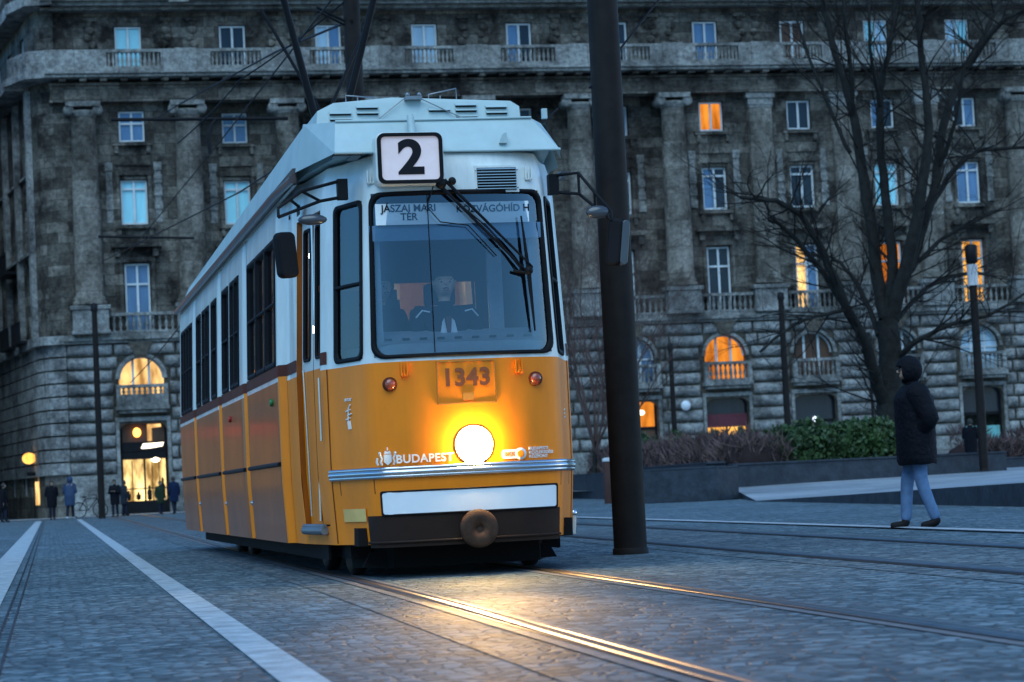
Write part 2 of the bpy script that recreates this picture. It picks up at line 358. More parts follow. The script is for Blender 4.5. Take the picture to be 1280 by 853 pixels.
# terrace to the right: a ramped granite platform
mb = MB()
P = [(15.5, 50, .012), (13.4, 30.6, .34), (12.6, 16, .46), (17.9, 60, .27), (30, 62.5, .36), (60, 70, .40), (60, 16, .46), (17.9, 92, .27), (60, 108, .40)]
mb.add(P, [(0, 3, 4, 1), (1, 4, 5, 6, 2), (3, 7, 8, 5, 4)])
tag(mb.build('terrace', TERR), kind='structure')
mb = MB()
mb.add([(15.5, 50, -.02), (13.4, 30.6, -.02), (12.6, 16, -.02), (12.6, 16, .455), (13.4, 30.6, .335), (15.5, 50, .008)], [(0, 1, 4, 5), (1, 2, 3, 4)])
mb.add([(15.5, 50, -.02), (17.9, 60, -.02), (17.9, 60, .268), (15.5, 50, .010)], [(0, 1, 2, 3)])
mb.box(13.36, 13.52, 16, 29.4, 0, .30)
tag(mb.build('terrace_edge', BLOCK), kind='structure')

# granite wall blocks and planter walls
def granite_block(p, q, t, z0, z1, label, cap=.0):
    o = empty('granite_block', (p[0], p[1], z0), label, 'stone block', 'granite blocks of the planter front')
    d = Vector((q[0]-p[0], q[1]-p[1], 0)).normalized(); n = Vector((-d.y, d.x, 0))*-1
    a, b = Vector((*p, 0)), Vector((*q, 0))
    mb = MB(); mb.prism_xy([(a.x, a.y), (b.x, b.y), ((b+n*t).x, (b+n*t).y), ((a+n*t).x, (a+n*t).y)], z0, z1-.05); mb.build('body', BLOCK, o, .02)
    c = MB(); e = .02; c.prism_xy([(a.x-e*n.x, a.y-e*n.y), (b.x-e*n.x, b.y-e*n.y), ((b+n*t).x, (b+n*t).y), ((a+n*t).x, (a+n*t).y)], z1-.048, z1); c.build('cap_stone', BLOCK, o, .01)
    return o
ends = [(19.6, 84), (18.95, 77.5), (18.42, 72), (17.95, 67.6), (17.5, 63.8), (17.1, 60.4), (16.75, 57.5)]
words = ['farthest low granite block, half hidden behind the orange tram', 'low dark granite block just right of the tram side', 'low dark granite block behind the thick foreground pole',
         'low granite block two joints right of the thick pole', 'low granite block with a small pale scuff on its face', 'low granite block left of the wide end block']
for i in range(6):
    a, b = Vector(ends[i]), Vector(ends[i+1]); d = (b-a).normalized()*.06
    granite_block(tuple(a+d), tuple(b-d), .9, 0, .86, words[i])
granite_block((15.05, 57.1), (16.72, 55.3), 1.0, 0, .84, 'wide dark granite end block with pale top at the terrace corner')
def wall_thing(name, poly, z0, z1, label, cat, m, cap=True):
    o = empty(name, (poly[0][0], poly[0][1], z0), label, cat)
    mb = MB(); mb.prism_xy(poly, z0, z1-.06); mb.build('wall_body', m, o, .015)
    c = MB(); cx = sum(p[0] for p in poly)/len(poly); cy = sum(p[1] for p in poly)/len(poly)
    c.prism_xy([(cx+(p[0]-cx)*1.004, cy+(p[1]-cy)*1.004-.03) for p in poly], z1-.058, z1); c.build('coping', m, o, .01)
    return o
wall_thing('planter_wall', [(17.9, 59.6), (27.2, 63.2), (27.2, 63.7), (17.9, 60.1)], -.02, .90, 'long dark granite planter wall in front of the green hedge', 'planter wall', BLOCK)
wall_thing('planter_wall', [(17.3, 60.2), (20.6, 86), (21.1, 86), (17.85, 60.2)], -.02, .98, 'dark granite planter wall under the brown hedge, behind the blocks', 'planter wall', BLOCK)
wall_thing('planter_wall', [(29.5, 75), (45, 80), (45, 80.5), (29.5, 75.5)], .3, .72, 'short dark planter wall at the right edge behind the lamp post', 'planter wall', BLOCK)

# ------------------------------------------------------------------ the big facade
Y0 = 118.0; YR = 119.1                     # main wall plane, recessed middle wall plane
bld = empty('palace_building', (24, Y0, 0), 'huge soot-darkened stone palace with columns, balustrades and lit windows behind the tram', 'building')
BAYS = [4.75, 10.05, 15.0, 20.05, 25.1, 30.3, 35.27, 40.15, 44.9, 49.6, 54.6]
COLX = [2.35, 7.55, 12.6, 17.5, 22.55, 27.95, 33.04, 37.9, 42.55, 47.3, 52.45, 57.4]
XE = 62.0
def wall_grid(mb, x0, x1, z0, z1, y, holes, d=.28):
    xs = sorted({x0, x1, *[h[0] for h in holes], *[h[1] for h in holes]}); zs = sorted({z0, z1, *[h[2] for h in holes], *[h[3] for h in holes]})
    xs = [x for x in xs if x0 <= x <= x1]; zs = [z for z in zs if z0 <= z <= z1]
    for i in range(len(xs)-1):
        for j in range(len(zs)-1):
            cx, cz = (xs[i]+xs[i+1])/2, (zs[j]+zs[j+1])/2
            if any(h[0] < cx < h[1] and h[2] < cz < h[3] for h in holes): continue
            mb.add([(xs[i], y, zs[j]), (xs[i+1], y, zs[j]), (xs[i+1], y, zs[j+1]), (xs[i], y, zs[j+1])], [(0, 1, 2, 3)])
    for a, b, c, e in holes:
        mb.add([(a, y, c), (b, y, c), (b, y, e), (a, y, e), (a, y+d, c), (b, y+d, c), (b, y+d, e), (a, y+d, e)], [(0, 4, 5, 1), (1, 5, 6, 2), (2, 6, 7, 3), (3, 7, 4, 0)])
def rows_for(xc, recess):
    w_ = .68
    return [(xc-w_-.02, xc+w_+.02, 22.5, 24.82, 'A'), (xc-w_, xc+w_, 18.8, 20.42, 'B'), (xc-w_-.02, xc+w_+.02, 14.6, 16.9, 'C'), (xc-w_+.02, xc+w_-.02, 9.15, 12.65, 'D')]
holes_main, holes_rec = [], []
for i, xc in enumerate(BAYS):
    for h in rows_for(xc, 0):
        if h[4] == 'A': continue
        (holes_rec if 7.6 < xc < 33 else holes_main).append(h[:4])
mb = MB()
wall_grid(mb, 1.0, 7.0, 8.9, 22, Y0, [h for h in holes_main if h[0] < 7])
wall_grid(mb, 33.6, XE, 8.9, 22, Y0, [h for h in holes_main if h[0] > 33])
wall_grid(mb, 7.0, 33.6, 8.9, 22, YR, holes_rec)
for x in (7.0, 33.6): mb.add([(x, Y0, 8.9), (x, YR, 8.9), (x, YR, 22), (x, Y0, 22)], [(0, 1, 2, 3)])
wall_grid(mb, 1.0, XE, 22.3, 25.7, Y0+.35, [h[:4] for xc in BAYS for h in rows_for(xc, 0)[:1]], .2)
mb.build('upper_wall', STONE, bld)
mb = MB(); mb.box(1, XE, Y0+1.6, Y0+16, 0, 27); mb.build('building_core', STONE_D, bld)
# base storeys: backing wall with arches and shop openings
AR = 1.12
def arch_spandrel(mb, xc, zs, r, y, d, top):
    n = 10
    for sgn in (-1, 1):
        arc = [(xc+sgn*r*math.cos(PI/2*k/n), zs+r*math.sin(PI/2*k/n)) for k in range(n+1)]
        for k in range(n):
            p, q = arc[k], arc[k+1]; 
            mb.add([(p[0], y, p[1]), (q[0], y, q[1]), (q[0], y, top), (p[0], y, top)], [(0, 1, 2, 3)])
            mb.add([(p[0], y, p[1]), (q[0], y, q[1]), (q[0], y+d, q[1]), (p[0], y+d, p[1])], [(0, 1, 2, 3)])
YB = Y0-.12
bh = []
for xc in BAYS: bh += [(xc-AR, xc+AR, 5.4, 6.8+AR), (xc-1.17, xc+1.17, .02, 4.55)]
mb = MB(); wall_grid(mb, 1.0, XE, 0, 8.9, YB, bh, .55)
for xc in BAYS:
    arch_spandrel(mb, xc, 6.8, AR, YB, .5, 6.8+AR)
    for sgn in (-1, 1): mb.prism_xz([(xc+sgn*1.17, 4.55), (xc+sgn*.85, 4.55), (xc+sgn*1.03, 4.46), (xc+sgn*1.17, 4.25)], YB, YB+.5)
mb.build('base_wall', STONE_D, bld)
# rusticated courses
def block(mb, x0, x1, z0, z1, y, bulge=.27):
    g = .05; x0 += g; x1 -= g; z0 += g; z1 -= g
    if x1-x0 < .08: return
    h = z1-z0; e = min(.12, (x1-x0)*.3); jj = random.uniform(-.03, .03)
    prof = [(0, .0), (.10, .62), (.30, .93), (.52, 1.0), (.78, .86), (.93, .5), (1, .0)]
    nx = max(2, int((x1-x0)/.35)); xs = [x0]+[x0+e+(x1-x0-2*e)*k/nx for k in range(nx+1)]+[x1]
    vs = []; fs = []
    for a, b in prof:
        for k, x in enumerate(xs):
            edge = .25 if k in (0, len(xs)-1) else 1+random.uniform(-.16, .12)
            vs.append((x, y-(bulge+jj)*b*edge-.002, z0+a*h+(random.uniform(-.012, .012))))
    W = len(xs)
    for i in range(len(prof)-1):
        for k in range(W-1): fs.append((i*W+k, i*W+k+1, (i+1)*W+k+1, (i+1)*W+k))
    mb.add(vs, fs, True)
def cuts(z, x):
    """free x-intervals of a course between openings"""
    iv = []
    for xc in BAYS:
        hw = 0
        if z < 4.75: hw = 1.34
        elif 5.25 < z < 6.8: hw = 1.36
        elif 4.75 <= z <= 5.25: hw = 1.42
        elif z < 8.25: hw = math.sqrt(max(0, 1.42**2-(z-6.8)**2))
        if hw: iv.append((xc-hw, xc+hw))
    return iv
mb = MB(); z = 2.08; row = 0
while z < 8.5:
    z1 = z+.655; x = 1.15 if row % 2 else 1.05; iv = cuts((z+z1)/2, 0); xs = 1.05
    free = []
    for a, b in sorted(iv)+[(XE, XE)]:
        if a > xs: free.append((xs, a))
        xs = b
    for a, b in free:
        brk = sorted({a, b, *[c+(.0 if row % 2 else .25) for c in [cx-1.05 for cx in COLX]+[cx+1.05 for cx in COLX] if a+.25 < c < b-.5]})
        for p, q in zip(brk, brk[1:]): block(mb, p, q, z, z1, YB)
    z = z1; row += 1
mb.build('rusticated_courses', STONE_R, bld)
mb = MB()
xs = 1.05
for xc in BAYS+[XE+1.3]:
    a = min(xc-1.3, XE)
    n = max(1, round((a-xs)/1.25))
    if a-xs > .2: mb = MB(); mb.box(xs+.02, a-.02, YB-.14, YB-.003, .03, 2.03); mb.build('plinth', STONE_L, bld, .02)
    xs = xc+1.3
# keystones and surrounds
for xc in BAYS:
    MB().prism_xz([(xc-.28, 7.93), (xc+.28, 7.93), (xc+.62, 8.61), (xc-.62, 8.61)], YB-.34, YB-.003).build('keystone', STONE_D, bld, .02)
    mb = MB(); n = 14
    for k in range(n):
        a, b = PI*k/n, PI*(k+1)/n
        mb.prism_xz([(xc+AR*math.cos(a), 6.8+AR*math.sin(a)), (xc+(AR+.17)*math.cos(a), 6.8+(AR+.17)*math.sin(a)), (xc+(AR+.17)*math.cos(b), 6.8+(AR+.17)*math.sin(b)), (xc+AR*math.cos(b), 6.8+AR*math.sin(b))], YB-.12, YB-.003)
    mb.build('arch_surround', STONE_L, bld)
    mb = MB()
    for sg in (-1, 1):
        a, b = sorted((xc+sg*1.19, xc+sg*1.36)); mb.box(a, b, YB-.10, YB-.004, .03, 4.661)
    mb.box(xc-1.36, xc+1.36, YB-.12, YB-.004, 4.66, 4.86)
    mb.build('opening_surround', STONE_L, bld)
# string courses / ledges
def ledge(name, segs, m, x0=.9, x1=XE, y=Y0):
    mb = MB()
    for (z0, z1, p) in segs: mb.box(x0-p*.3, x1, y-p, y+.3, z0, z1-.002)
    return mb.build(name, m, bld, .02)
ledge('lower_ledge', [(8.62, 8.76, .38), (8.76, 8.92, .52), (8.92, 9.06, .42)], STONE_L)
ledge('main_entablature', [(20.78, 21.05, .62), (21.05, 21.62, .50), (21.62, 21.75, .66)], STONE)
x = 1.2
while x < XE-8: MB().box(x, x+.34, Y0-1.12, Y0-.5, 21.77, 21.93).build('cornice_bracket', STONE, bld); x += 1.02
mb = MB()
for z0, z1, p in ((21.935, 22.08, 1.25), (22.08, 22.2, 1.36), (22.2, 22.34, 1.22)): mb.box(.5, XE, Y0-p, Y0+.4, z0, z1-.002)
mb.build('main_cornice', STONE_L, bld, .02)
mb = MB()
for z0, z1, p in ((25.5, 25.66, .35), (25.66, 25.86, .75), (25.86, 26.05, 1.0), (26.05, 26.2, 1.1)): mb.box(.4, XE, Y0-p, Y0+.6, z0, z1-.002)
for xc in (7.3, 33.6): mb.box(xc-.5, xc+.5, Y0-1.25, Y0-.9, 25.7, 26.25)
mb.build('top_cornice', STONE_L, bld, .02)
mb = MB(); mb.add([(.4, Y0-.6, 26.25), (XE, Y0-.6, 26.25), (XE, Y0+3, 29.5), (.4, Y0+3, 29.5), (.4, Y0+12, 29.5), (XE, Y0+12, 29.5)], [(0, 1, 2, 3), (3, 2, 5, 4)]); mb.build('roof', mat('slate_roof', (.06, .065, .07), .6), bld)
# giant order
def column(x, flat, yb):
    mb = MB(); 
    if flat:
        mb.box(x-.62, x+.62, yb-.32, yb-.003, 10.85, 20.1)
        mb.box(x-.74, x+.74, yb-.40, yb-.003, 10.6, 10.85); c = MB(); c.box(x-.70, x+.70, yb-.40, yb-.003, 20.12, 20.5); c.box(x-.80, x+.80, yb-.5, yb-.003, 20.5, 20.77)
        c.box(x-.66, x+.66, yb-.36, yb-.003, 20.0, 20.1)
    else:
        cy = yb-.35; mb.lathe((x, cy, 0), [(.86, 10.55), (.86, 10.72), (.76, 10.78), (.82, 10.9), (.70, 11.02), (.69, 14), (.66, 17), (.60, 19.95), (.64, 20.0)], 24)
        c = MB(); c.lathe((x, cy, 0), [(.63, 20.02), (.70, 20.16), (.80, 20.30), (.6, 20.34)], 20)
        for sg in (-1, 1):
            c.lathe((x+sg*.72, cy-.55, 20.34), [(.10, 0), (.25, 0), (.27, .1), (.22, .5), (.27, 1.0), (.1, 1.05)], 14, 'y')
        c.box(x-.86, x+.86, cy-.62, yb, 20.52, 20.76)
    o = mb.build('column', COLST, bld); c.build('capital', STONE_L, o)
    p = MB(); w_ = .95; yy = yb-1.05 if not flat else yb-.62
    p.box(x-w_, x+w_, yy, yb-.003, 9.07, 9.25); p.box(x-w_+.06, x+w_-.06, yy+.06, yb-.003, 9.252, 10.3); p.box(x-w_-.04, x+w_+.04, yy-.04, yb-.003, 10.302, 10.5)
    p.build('pedestal', STONE_L, o, .015)
for x in COLX:
    column(x, x in (37.9, 42.55, 47.3), YR-.2 if 8 < x < 33 and False else Y0)
# balustrades
def balustrade(x0, x1, y, z0, z1, n, part='balustrade', d=.26):
    mb = MB(); mb.box(x0, x1, y, y+d, z1-.15, z1); mb.box(x0, x1, y+.02, y+d-.02, z0, z0+.14)
    h = z1-z0-.29
    for k in range(n):
        x = x0+(x1-x0)*(k+.5)/n; r = min(.095, (x1-x0)/n*.36)
        mb.lathe((x, y+d/2, z0+.14), [(r*.8, 0), (r*.8, h*.08), (r*.45, h*.14), (r, h*.38), (r*.8, h*.52), (r*.42, h*.78), (r*.8, h*.9), (r*.8, h)], 8)
    return mb.build(part, STONE_L, bld)
edges = [1.6]+COLX[1:]
for i in range(len(COLX)-1):
    a, b = COLX[i], COLX[i+1]
    balustrade(a+.97 if i else 3.33, b-.97, Y0-.42, 9.07, 10.12, 10)
for i in range(len(COLX)-1):
    a, b = COLX[i], COLX[i+1]; mb = MB()
    balustrade(a+1.25, b-1.25, Y0-1.05, 22.35, 23.36, 12)
    mb.box(b-1.25, b-.55, Y0-1.06, Y0-.76, 22.35, 23.36); mb.box(b-.55, b+.55, Y0-1.12, Y0-.72, 22.35, 23.40); mb.box(b+.55, b+1.25, Y0-1.06, Y0-.76, 22.35, 23.36)
    mb.build('parapet_pier', STONE_L, bld, .02)
MB().box(.6, 3.6, Y0-1.06, Y0-.76, 22.35, 23.36).build('parapet_pier', STONE_L, bld, .02)
for xc in BAYS:
    mb = MB(); mb.box(xc-1.32, xc+1.32, YB-.62, YB-.003, 5.22, 5.42); mb.box(xc-1.2, xc+1.2, YB-.5, YB-.003, 5.06, 5.218)
    mb.box(xc-1.28, xc-1.06, YB-.56, YB-.22, 5.42, 6.50); mb.box(xc+1.06, xc+1.28, YB-.56, YB-.22, 5.42, 6.50)
    if xc == 4.75:
        mb.box(xc-1.06, xc+1.06, YB-.5, YB-.26, 5.42, 5.85)
    mb.build('balconet', STONE_L, bld, .015)
    balustrade(xc-1.055, xc+1.055, YB-.52, 5.85 if xc == 4.75 else 5.425, 6.48, 8)
# ornament: sills, hoods, jambs, quoins, attic scrolls
def bp(name, m, *boxes):
    mb = MB()
    for q in boxes: mb.box(*q)
    return mb.build(name, m, bld, .012)
for i, xc in enumerate(BAYS):
    y = YR if 7.6 < xc < 33 else Y0
    for zs_ in (18.60, 14.38):
        bp('window_sill', STONE, (xc-1.0, xc+1.0, y-.26, y-.003, zs_, zs_+.18), *[(xc+sg*.8-.1, xc+sg*.8+.1, y-.2, y-.003, zs_-.38, zs_+.001) for sg in (-1, 1)])
    bp('window_hood', STONE, *[(xc+sg*.95-.14, xc+sg*.95+.14, y-.42, y-.003, 12.95, 13.401) for sg in (-1, 1)], (xc-1.25, xc+1.25, y-.62, y-.003, 13.40, 13.56), (xc-1.12, xc+1.12, y-.46, y-.003, 13.559, 13.66))
    bp('window_surround', STONE, *[(xc+sg*.80-.09, xc+sg*.80+.09, y-.13, y-.003, 9.1, 12.701) for sg in (-1, 1)], (xc-.95, xc+.95, y-.13, y-.003, 12.7, 12.94))
    bp('window_surround', STONE, *[(xc+sg*.80-.09, xc+sg*.80+.09, y-.11, y-.003, 14.58, 17.101) for sg in (-1, 1)], (xc-.9, xc+.9, y-.13, y-.003, 17.1, 17.32))
    bp('relief_panel', STONE, (xc-.86, xc+.86, y-.08, y-.003, 17.6, 18.1))
    for sg in (-1, 1):
        bp('quoin_strip', STONE_L, (xc+sg*1.22-.16, xc+sg*1.22+.16, y-.03, y-.003, 14.7, 17.76), *[(xc+sg*1.22-.2, xc+sg*1.22+.2, y-.09, y-.028, 14.7+k*.66, 15.12+k*.66) for k in range(5) if random.random() < .75])
        xx = xc+sg*2.05 if i % 2 else xc+sg*1.9; mc = MB()
        for (dx, dz, r) in ((0, 24.6, .26), (.12, 24.2, .22), (-.1, 23.85, .24), (.18, 23.55, .18), (0, 24.95, .18)):
            mc.ball((xx+dx*sg, Y0+.32, dz), r, 10, 6, (1, .7, .9))
        mc.box(xx-.32, xx+.32, Y0+.12, Y0+.345, 25.02, 25.2); mc.build('attic_scroll', STONE, bld)
    mc = MB()
    for k in range(6): mc.ball((xc-.75+k*.3, Y0+.36, 25.1+random.uniform(-.05, .12)), random.uniform(.17, .22), 8, 5, (1.3, .5, .8))
    mc.build('garland', STONE, bld)
# windows
def window(x0, x1, z0, z1, y, lab=None, pane=P_BLUE, pane2=None, transom=.28, frame=WHITEFRAME, t=.09, blind=0):
    mb = MB(); d0, d1 = y, y+.08
    mb.box(x0, x0+t, d0, d1, z0, z1); mb.box(x1-t, x1, d0, d1, z0, z1); mb.box(x0+t, x1-t, d0, d1, z0, z0+t); mb.box(x0+t, x1-t, d0, d1, z1-t, z1)
    xm = (x0+x1)/2; mb.box(xm-.055, xm+.055, d0-.02, d1-.01, z0+t, z1-t)
    if transom: zt = z1-(z1-z0)*transom; mb.box(x0+t, x1-t, d0-.015, d1-.012, zt-.05, zt+.05)
    o = mb.build('window', frame, bld); 
    if lab: o['label'] = lab
    p = MB(); p.box(x0+.02, xm, y+.10, y+.12, z0, z1); 
    q = MB(); q.box(xm+.002, x1-.02, y+.10, y+.12, z0, z1)
    p.build('pane', pane, o); q.build('pane', pane2 or pane, o)
    return o
SPEC = {(4.75, 'A'): (P_CYAN, None), (4.75, 'B'): (P_BLUE, None), (4.75, 'C'): (P_CYAN, None), (4.75, 'D'): (P_BLUE, None), (10.05, 'A'): (P_DARK, None), (10.05, 'B'): (P_BLUE, None), (10.05, 'C'): (P_CYAN, None),
 (15.0, 'A'): (P_PALE, P_BLUE), (20.05, 'A'): (P_PALE, None), (25.1, 'A'): (P_BLUE, P_DARK), (35.27, 'A'): (P_BLUE, None), (35.27, 'B'): (L_ORANGE, None), (35.27, 'C'): (P_BLUE, P_DARK), (35.27, 'D'): (P_DARK, None),
 (40.15, 'A'): (P_BLIND, None), (40.15, 'B'): (P_DARK, None), (40.15, 'C'): (P_DARK, None), (40.15, 'D'): (L_WARM, P_BLUE), (44.9, 'A'): (P_CYAN, P_PALE), (44.9, 'B'): (P_BLUE, P_DARK), (44.9, 'C'): (P_CYAN, None), (44.9, 'D'): (L_ORANGE, L_ORANGE),
 (49.6, 'A'): (P_PALE, P_CYAN), (49.6, 'B'): (P_DARK, P_BLUE), (49.6, 'C'): (P_BLUE, None), (49.6, 'D'): (L_YELLOW, L_YELLOW)}
LABW = {(35.27, 'B'): 'window lit orange, third row', (49.6, 'D'): 'tall window lit yellow', (44.9, 'D'): 'tall window lit orange behind the tree trunk', (40.15, 'D'): 'tall window with its left leaf lit', (4.75, 'A'): 'window with pale cyan curtains'}
random.seed(3)
for xc in BAYS:
    for a, b, c, d, rw in rows_for(xc, 0):
        y = (YR if 7.6 < xc < 33 else Y0)+.2 if rw != 'A' else Y0+.35+.14
        sp = SPEC.get((xc, rw), (random.choice([P_DARK, P_BLUE, P_BLUE, P_PALE]), None))
        window(a+.04, b-.04, c+.03, d-.03, y, LABW.get((xc, rw)), sp[0], sp[1], {'A': 0, 'B': 0 if xc > 30 else .4, 'C': .2, 'D': .3}[rw])
def arched_window(xc, pane, side=None):
    y = YB+.3; r = AR; mb = MB(); n = 16; zs = 6.8
    mb.box(xc-.46, xc-.34, y, y+.07, 5.42, zs+r*.9); mb.box(xc+.34, xc+.46, y, y+.07, 5.42, zs+r*.9)
    mb.box(xc-r, xc+r, y+.001, y+.06, zs-.05, zs+.03) if pane in (P_DARK, P_BLUE, P_PALE) else None
    for k in range(n):
        a, b = PI*k/n, PI*(k+1)/n
        mb.prism_xz([(xc+(r-.08)*math.cos(a), zs+(r-.08)*math.sin(a)), (xc+r*math.cos(a), zs+r*math.sin(a)), (xc+r*math.cos(b), zs+r*math.sin(b)), (xc+(r-.08)*math.cos(b), zs+(r-.08)*math.sin(b))], y, y+.07)
    o = mb.build('arched_window', WHITEFRAME, bld)
    for lo, hi, pm in ((-r, -.4, side or pane), (-.4, .4, pane), (.4, r, side or pane)):
        xs = [lo+(hi-lo)*k/8 for k in range(9)]
        poly = [(xc+lo, 5.42), (xc+hi, 5.42)]+[(xc+x, zs+math.sqrt(max(0, r*r-x*x))) for x in reversed(xs)]
        MB().prism_xz(poly, y+.085, y+.1).build('pane', pm, o)
    return o
for xc in BAYS:
    p = {4.75: L_WARM, 35.27: L_ORANGE, 40.15: P_BLIND, 44.9: P_DARK, 49.6: P_PALE, 30.3: P_BLUE}.get(xc, P_DARK)
    o = arched_window(xc, p)
    if xc == 4.75: o['label'] = 'arched window glowing warm above the lit shop'
    if xc == 35.27: o['label'] = 'arched window lit orange'
    if xc == 40.15: o['label'] = 'arched window with a brown blind'
# ground floor openings
SH = {4.75: 'bright', 35.27: 'low', 30.3: 'warm', 49.6: 'cyan', 40.15: 'dark'}
for xc in BAYS:
    k = SH.get(xc, 'shut'); y = YB+.42
    mb = MB(); mb.box(xc-1.17, xc-1.05, y-.04, y, .03, 4.5); mb.box(xc+1.05, xc+1.17, y-.04, y, .03, 4.5); mb.box(xc-.05, xc+.05, y-.04, y, .03, 3.1)
    mb.box(xc-1.05, xc+1.05, y-.05, y, 3.1, 3.25); mb.box(xc-1.17, xc+1.17, y-.035, y, .03, .62)
    o = mb.build('shop_front', BLACKM, bld)
    MB().box(xc-1.05, xc+1.05, y+.01, y+.03, 3.25, 4.55).build('transom_pane', P_DARK if k in ('shut', 'dark', 'low') else L_ORANGE if k == 'warm' else P_BLIND if k == 'bright' else P_DARK, o)
    pm = {'bright': L_SHOP, 'low': L_YELLOW, 'warm': P_BLIND, 'cyan': L_CYAN}.get(k, P_DARK)
    top = {'low': 3.1, 'cyan': 2.5}.get(k, 3.1)
    for a, b in ((xc-1.05, xc-.05), (xc+.05, xc+1.05)): MB().box(a, b, y+.01, y+.03, .62, top).build('pane', pm, o)
    if k == 'bright':
        sh_ = MB()
        for zz in (.62, 1.25): sh_.box(xc-1.05, xc+1.05, y-.03, y+.005, zz, zz+.05)
        for xx in (-.62, .38, .72): sh_.box(xc+xx-.02, xc+xx+.02, y-.03, y+.005, .62, 2.7)
        sh_.build('mullion', BLACKM, o)
        for xx, zz, hh in ((-.85, .7, .5), (-.35, .7, .42), (.2, .68, .75), (.88, .7, 1.1)): MB().lathe((xc+xx, y-.02, zz), [(.05, 0), (.11, .05), (.12, hh*.6), (.05, hh*.75), (.07, hh*.9), (.02, hh)], 8).build('display_dummy', BLACKM, o)
        o['label'] = 'brightly lit yellow shop front under the warm arched window'
        MB().box(xc-1.1, xc+1.1, y-.2, y-.06, 2.75, 3.12).build('fascia_board', BLACKM, o)
        sg = MB(); sg.box(xc-1.1, xc+1.1, y-.22, y-.06, 3.14, 3.62); sgo = sg.build('sign_board', BLACKM, o)
        MB().prism_xz([(xc-.15, 3.28), (xc-.05, 3.52), (xc+1.0, 3.56), (xc+.92, 3.36), (xc+.2, 3.27)], y-.24, y-.222).build('lit_mark', L_SIGN, sgo)
        MB().ball((xc-.32, y-.15, 4.1), .2, 12, 8, (1, .6, 1.2)).build('hanging_lamp', glow('amber_lamp', (1, .45, .08), 2.2), o)
        MB().prism_xz([(xc+.2, 3.65), (xc+.42, 3.65), (xc+.42, 4.3), (xc+.9, 4.35), (xc+.88, 4.5), (xc+.2, 4.5)], y-.03, y-.01).build('glowing_figure', L_WARM, o)  # white figure over the shop, its brightness given as its own glow
        MB().ball((xc+.55, y-.12, 2.72), .17, 12, 8, (1.3, .6, .9)).build('spot_lamp', glow('shop_spot', (1, .85, .6), 3), o)
    if k == 'low':
        o['label'] = 'shop front with a low yellow glow behind dark shutters'
        MB().box(xc-1.12, xc+1.12, y-.12, y-.05, 3.05, 3.75).build('awning', mat('maroon_awning', (.10, .02, .03), .8), o)
    if k == 'warm': MB().ball((xc+.3, y-.1, 4.0), .17, 12, 8, (1.3, .6, .8)).build('lamp', L_SIGN, o)
    if k == 'dark': MB().ball((xc+.0, y-.1, 3.25), .13, 10, 6, (1, .6, 1.2)).build('lamp', L_SPOT, o)
    if k == 'cyan': MB().ball((xc+.1, y-.1, 3.4), .1, 10, 6, (1, .6, 1)).build('lamp', L_SPOT, o)
# small sign disc on the wall between arches
mb = MB(); mb.lathe((32.85, YB-.5, 4.25), [(.02, 0), (.26, 0), (.26, .08), (.02, .08)], 14, 'y'); mb.box(32.82, 32.88, YB-.42, YB-.1, 4.2, 4.3); mb.build('wall_lamp', mat('pale_enamel', (.6, .65, .7), .4), bld)
# corner pavilion and receding wing

wd = Vector((-.163, 1, 0)).normalized()
cw = MB()
cor = [(1.0, Y0), (.15, Y0+.55), (-.25, Y0+1.6)]
for i in range(2):
    (xa, ya), (xb, yb) = cor[i], cor[i+1]
    cw.add([(xa, ya, 0), (xb, yb, 0), (xb, yb, 31), (xa, ya, 31)], [(0, 1, 2, 3)])
WL = 26.0; B0 = Vector((-.25, Y0+1.6, 0)); B1 = B0+wd*WL
wn_ = Vector((-wd.y, wd.x, 0))
wtmp = MB(); wh = []; 
for k in range(6):
    s = 2.1+k*4.1
    for (a, b) in ((1.2, 3.9), (5.4, 7.7), (9.6, 12.7), (14.6, 16.9), (18.8, 20.5), (22.5, 24.8)): wh.append((s-.7, s+.7, a, b))
wall_grid(wtmp, 0, WL, 0, 31, 0, wh+[(s_-.7, s_+.7, 27.2, 29.2) for s_ in [2.1+k*4.1 for k in range(6)]], .25)
def wingM():
    # local x along the wing, local y into the building
    m = Matrix.Identity(4); m.col[0][:3] = wd; m.col[1][:3] = -wn_; m.col[3][:3] = B0; return m
WM = wingM(); wtmp.xform(WM)
cw.v_off = 0
cw.add(wtmp.v, wtmp.f); cw.build('wing_wall', STONE, bld)
bm_ = MB()
for z0, z1, p in ((8.6, 9.05, .45), (21.8, 22.34, 1.2), (25.6, 26.2, 1.0), (30.4, 31, 1.0), (13.4, 13.55, .3), (17.5, 17.62, .15)): bm_.box(.2, WL, -p, .1, z0, z1)
for z0 in [2.1+.655*k for k in range(10)]: bm_.box(.1, WL, -.16, 0, z0+.03, z0+.62)
for k in range(7): bm_.box(.05+k*4.1-.25, .05+k*4.1+.35, -.28, 0, 9.1, 21.7)
bm_.xform(WM)
for z0, z1, p in ((8.62, 9.06, .5), (21.94, 22.34, 1.3), (22.345, 23.38, 1.02), (25.66, 26.2, 1.05)):
    pts = [(1.0, Y0-p), (.0-p*.35, Y0+.2-p*.75), (-.30-p, Y0+1.6), (.0, Y0+1.7), (1.0, Y0+.3)]
    ch = MB(); ch.prism_xy(pts, z0, z1-.003); ch.build('corner_moulding', STONE_R, bld, .02)
z = 2.1; ch = MB()
while z < 8.4:
    ch.prism_xy([(1.08, YB-.17), (.2, YB+.28), (-.42, Y0+1.5), (0, Y0+1.7), (1.08, Y0+.3)], z+.04, z+.615); z += .655
ch.build('corner_courses', STONE_R, bld, .02)
bm_.build('wing_mouldings', STONE_R, bld)
fr = MB(); pn = MB()
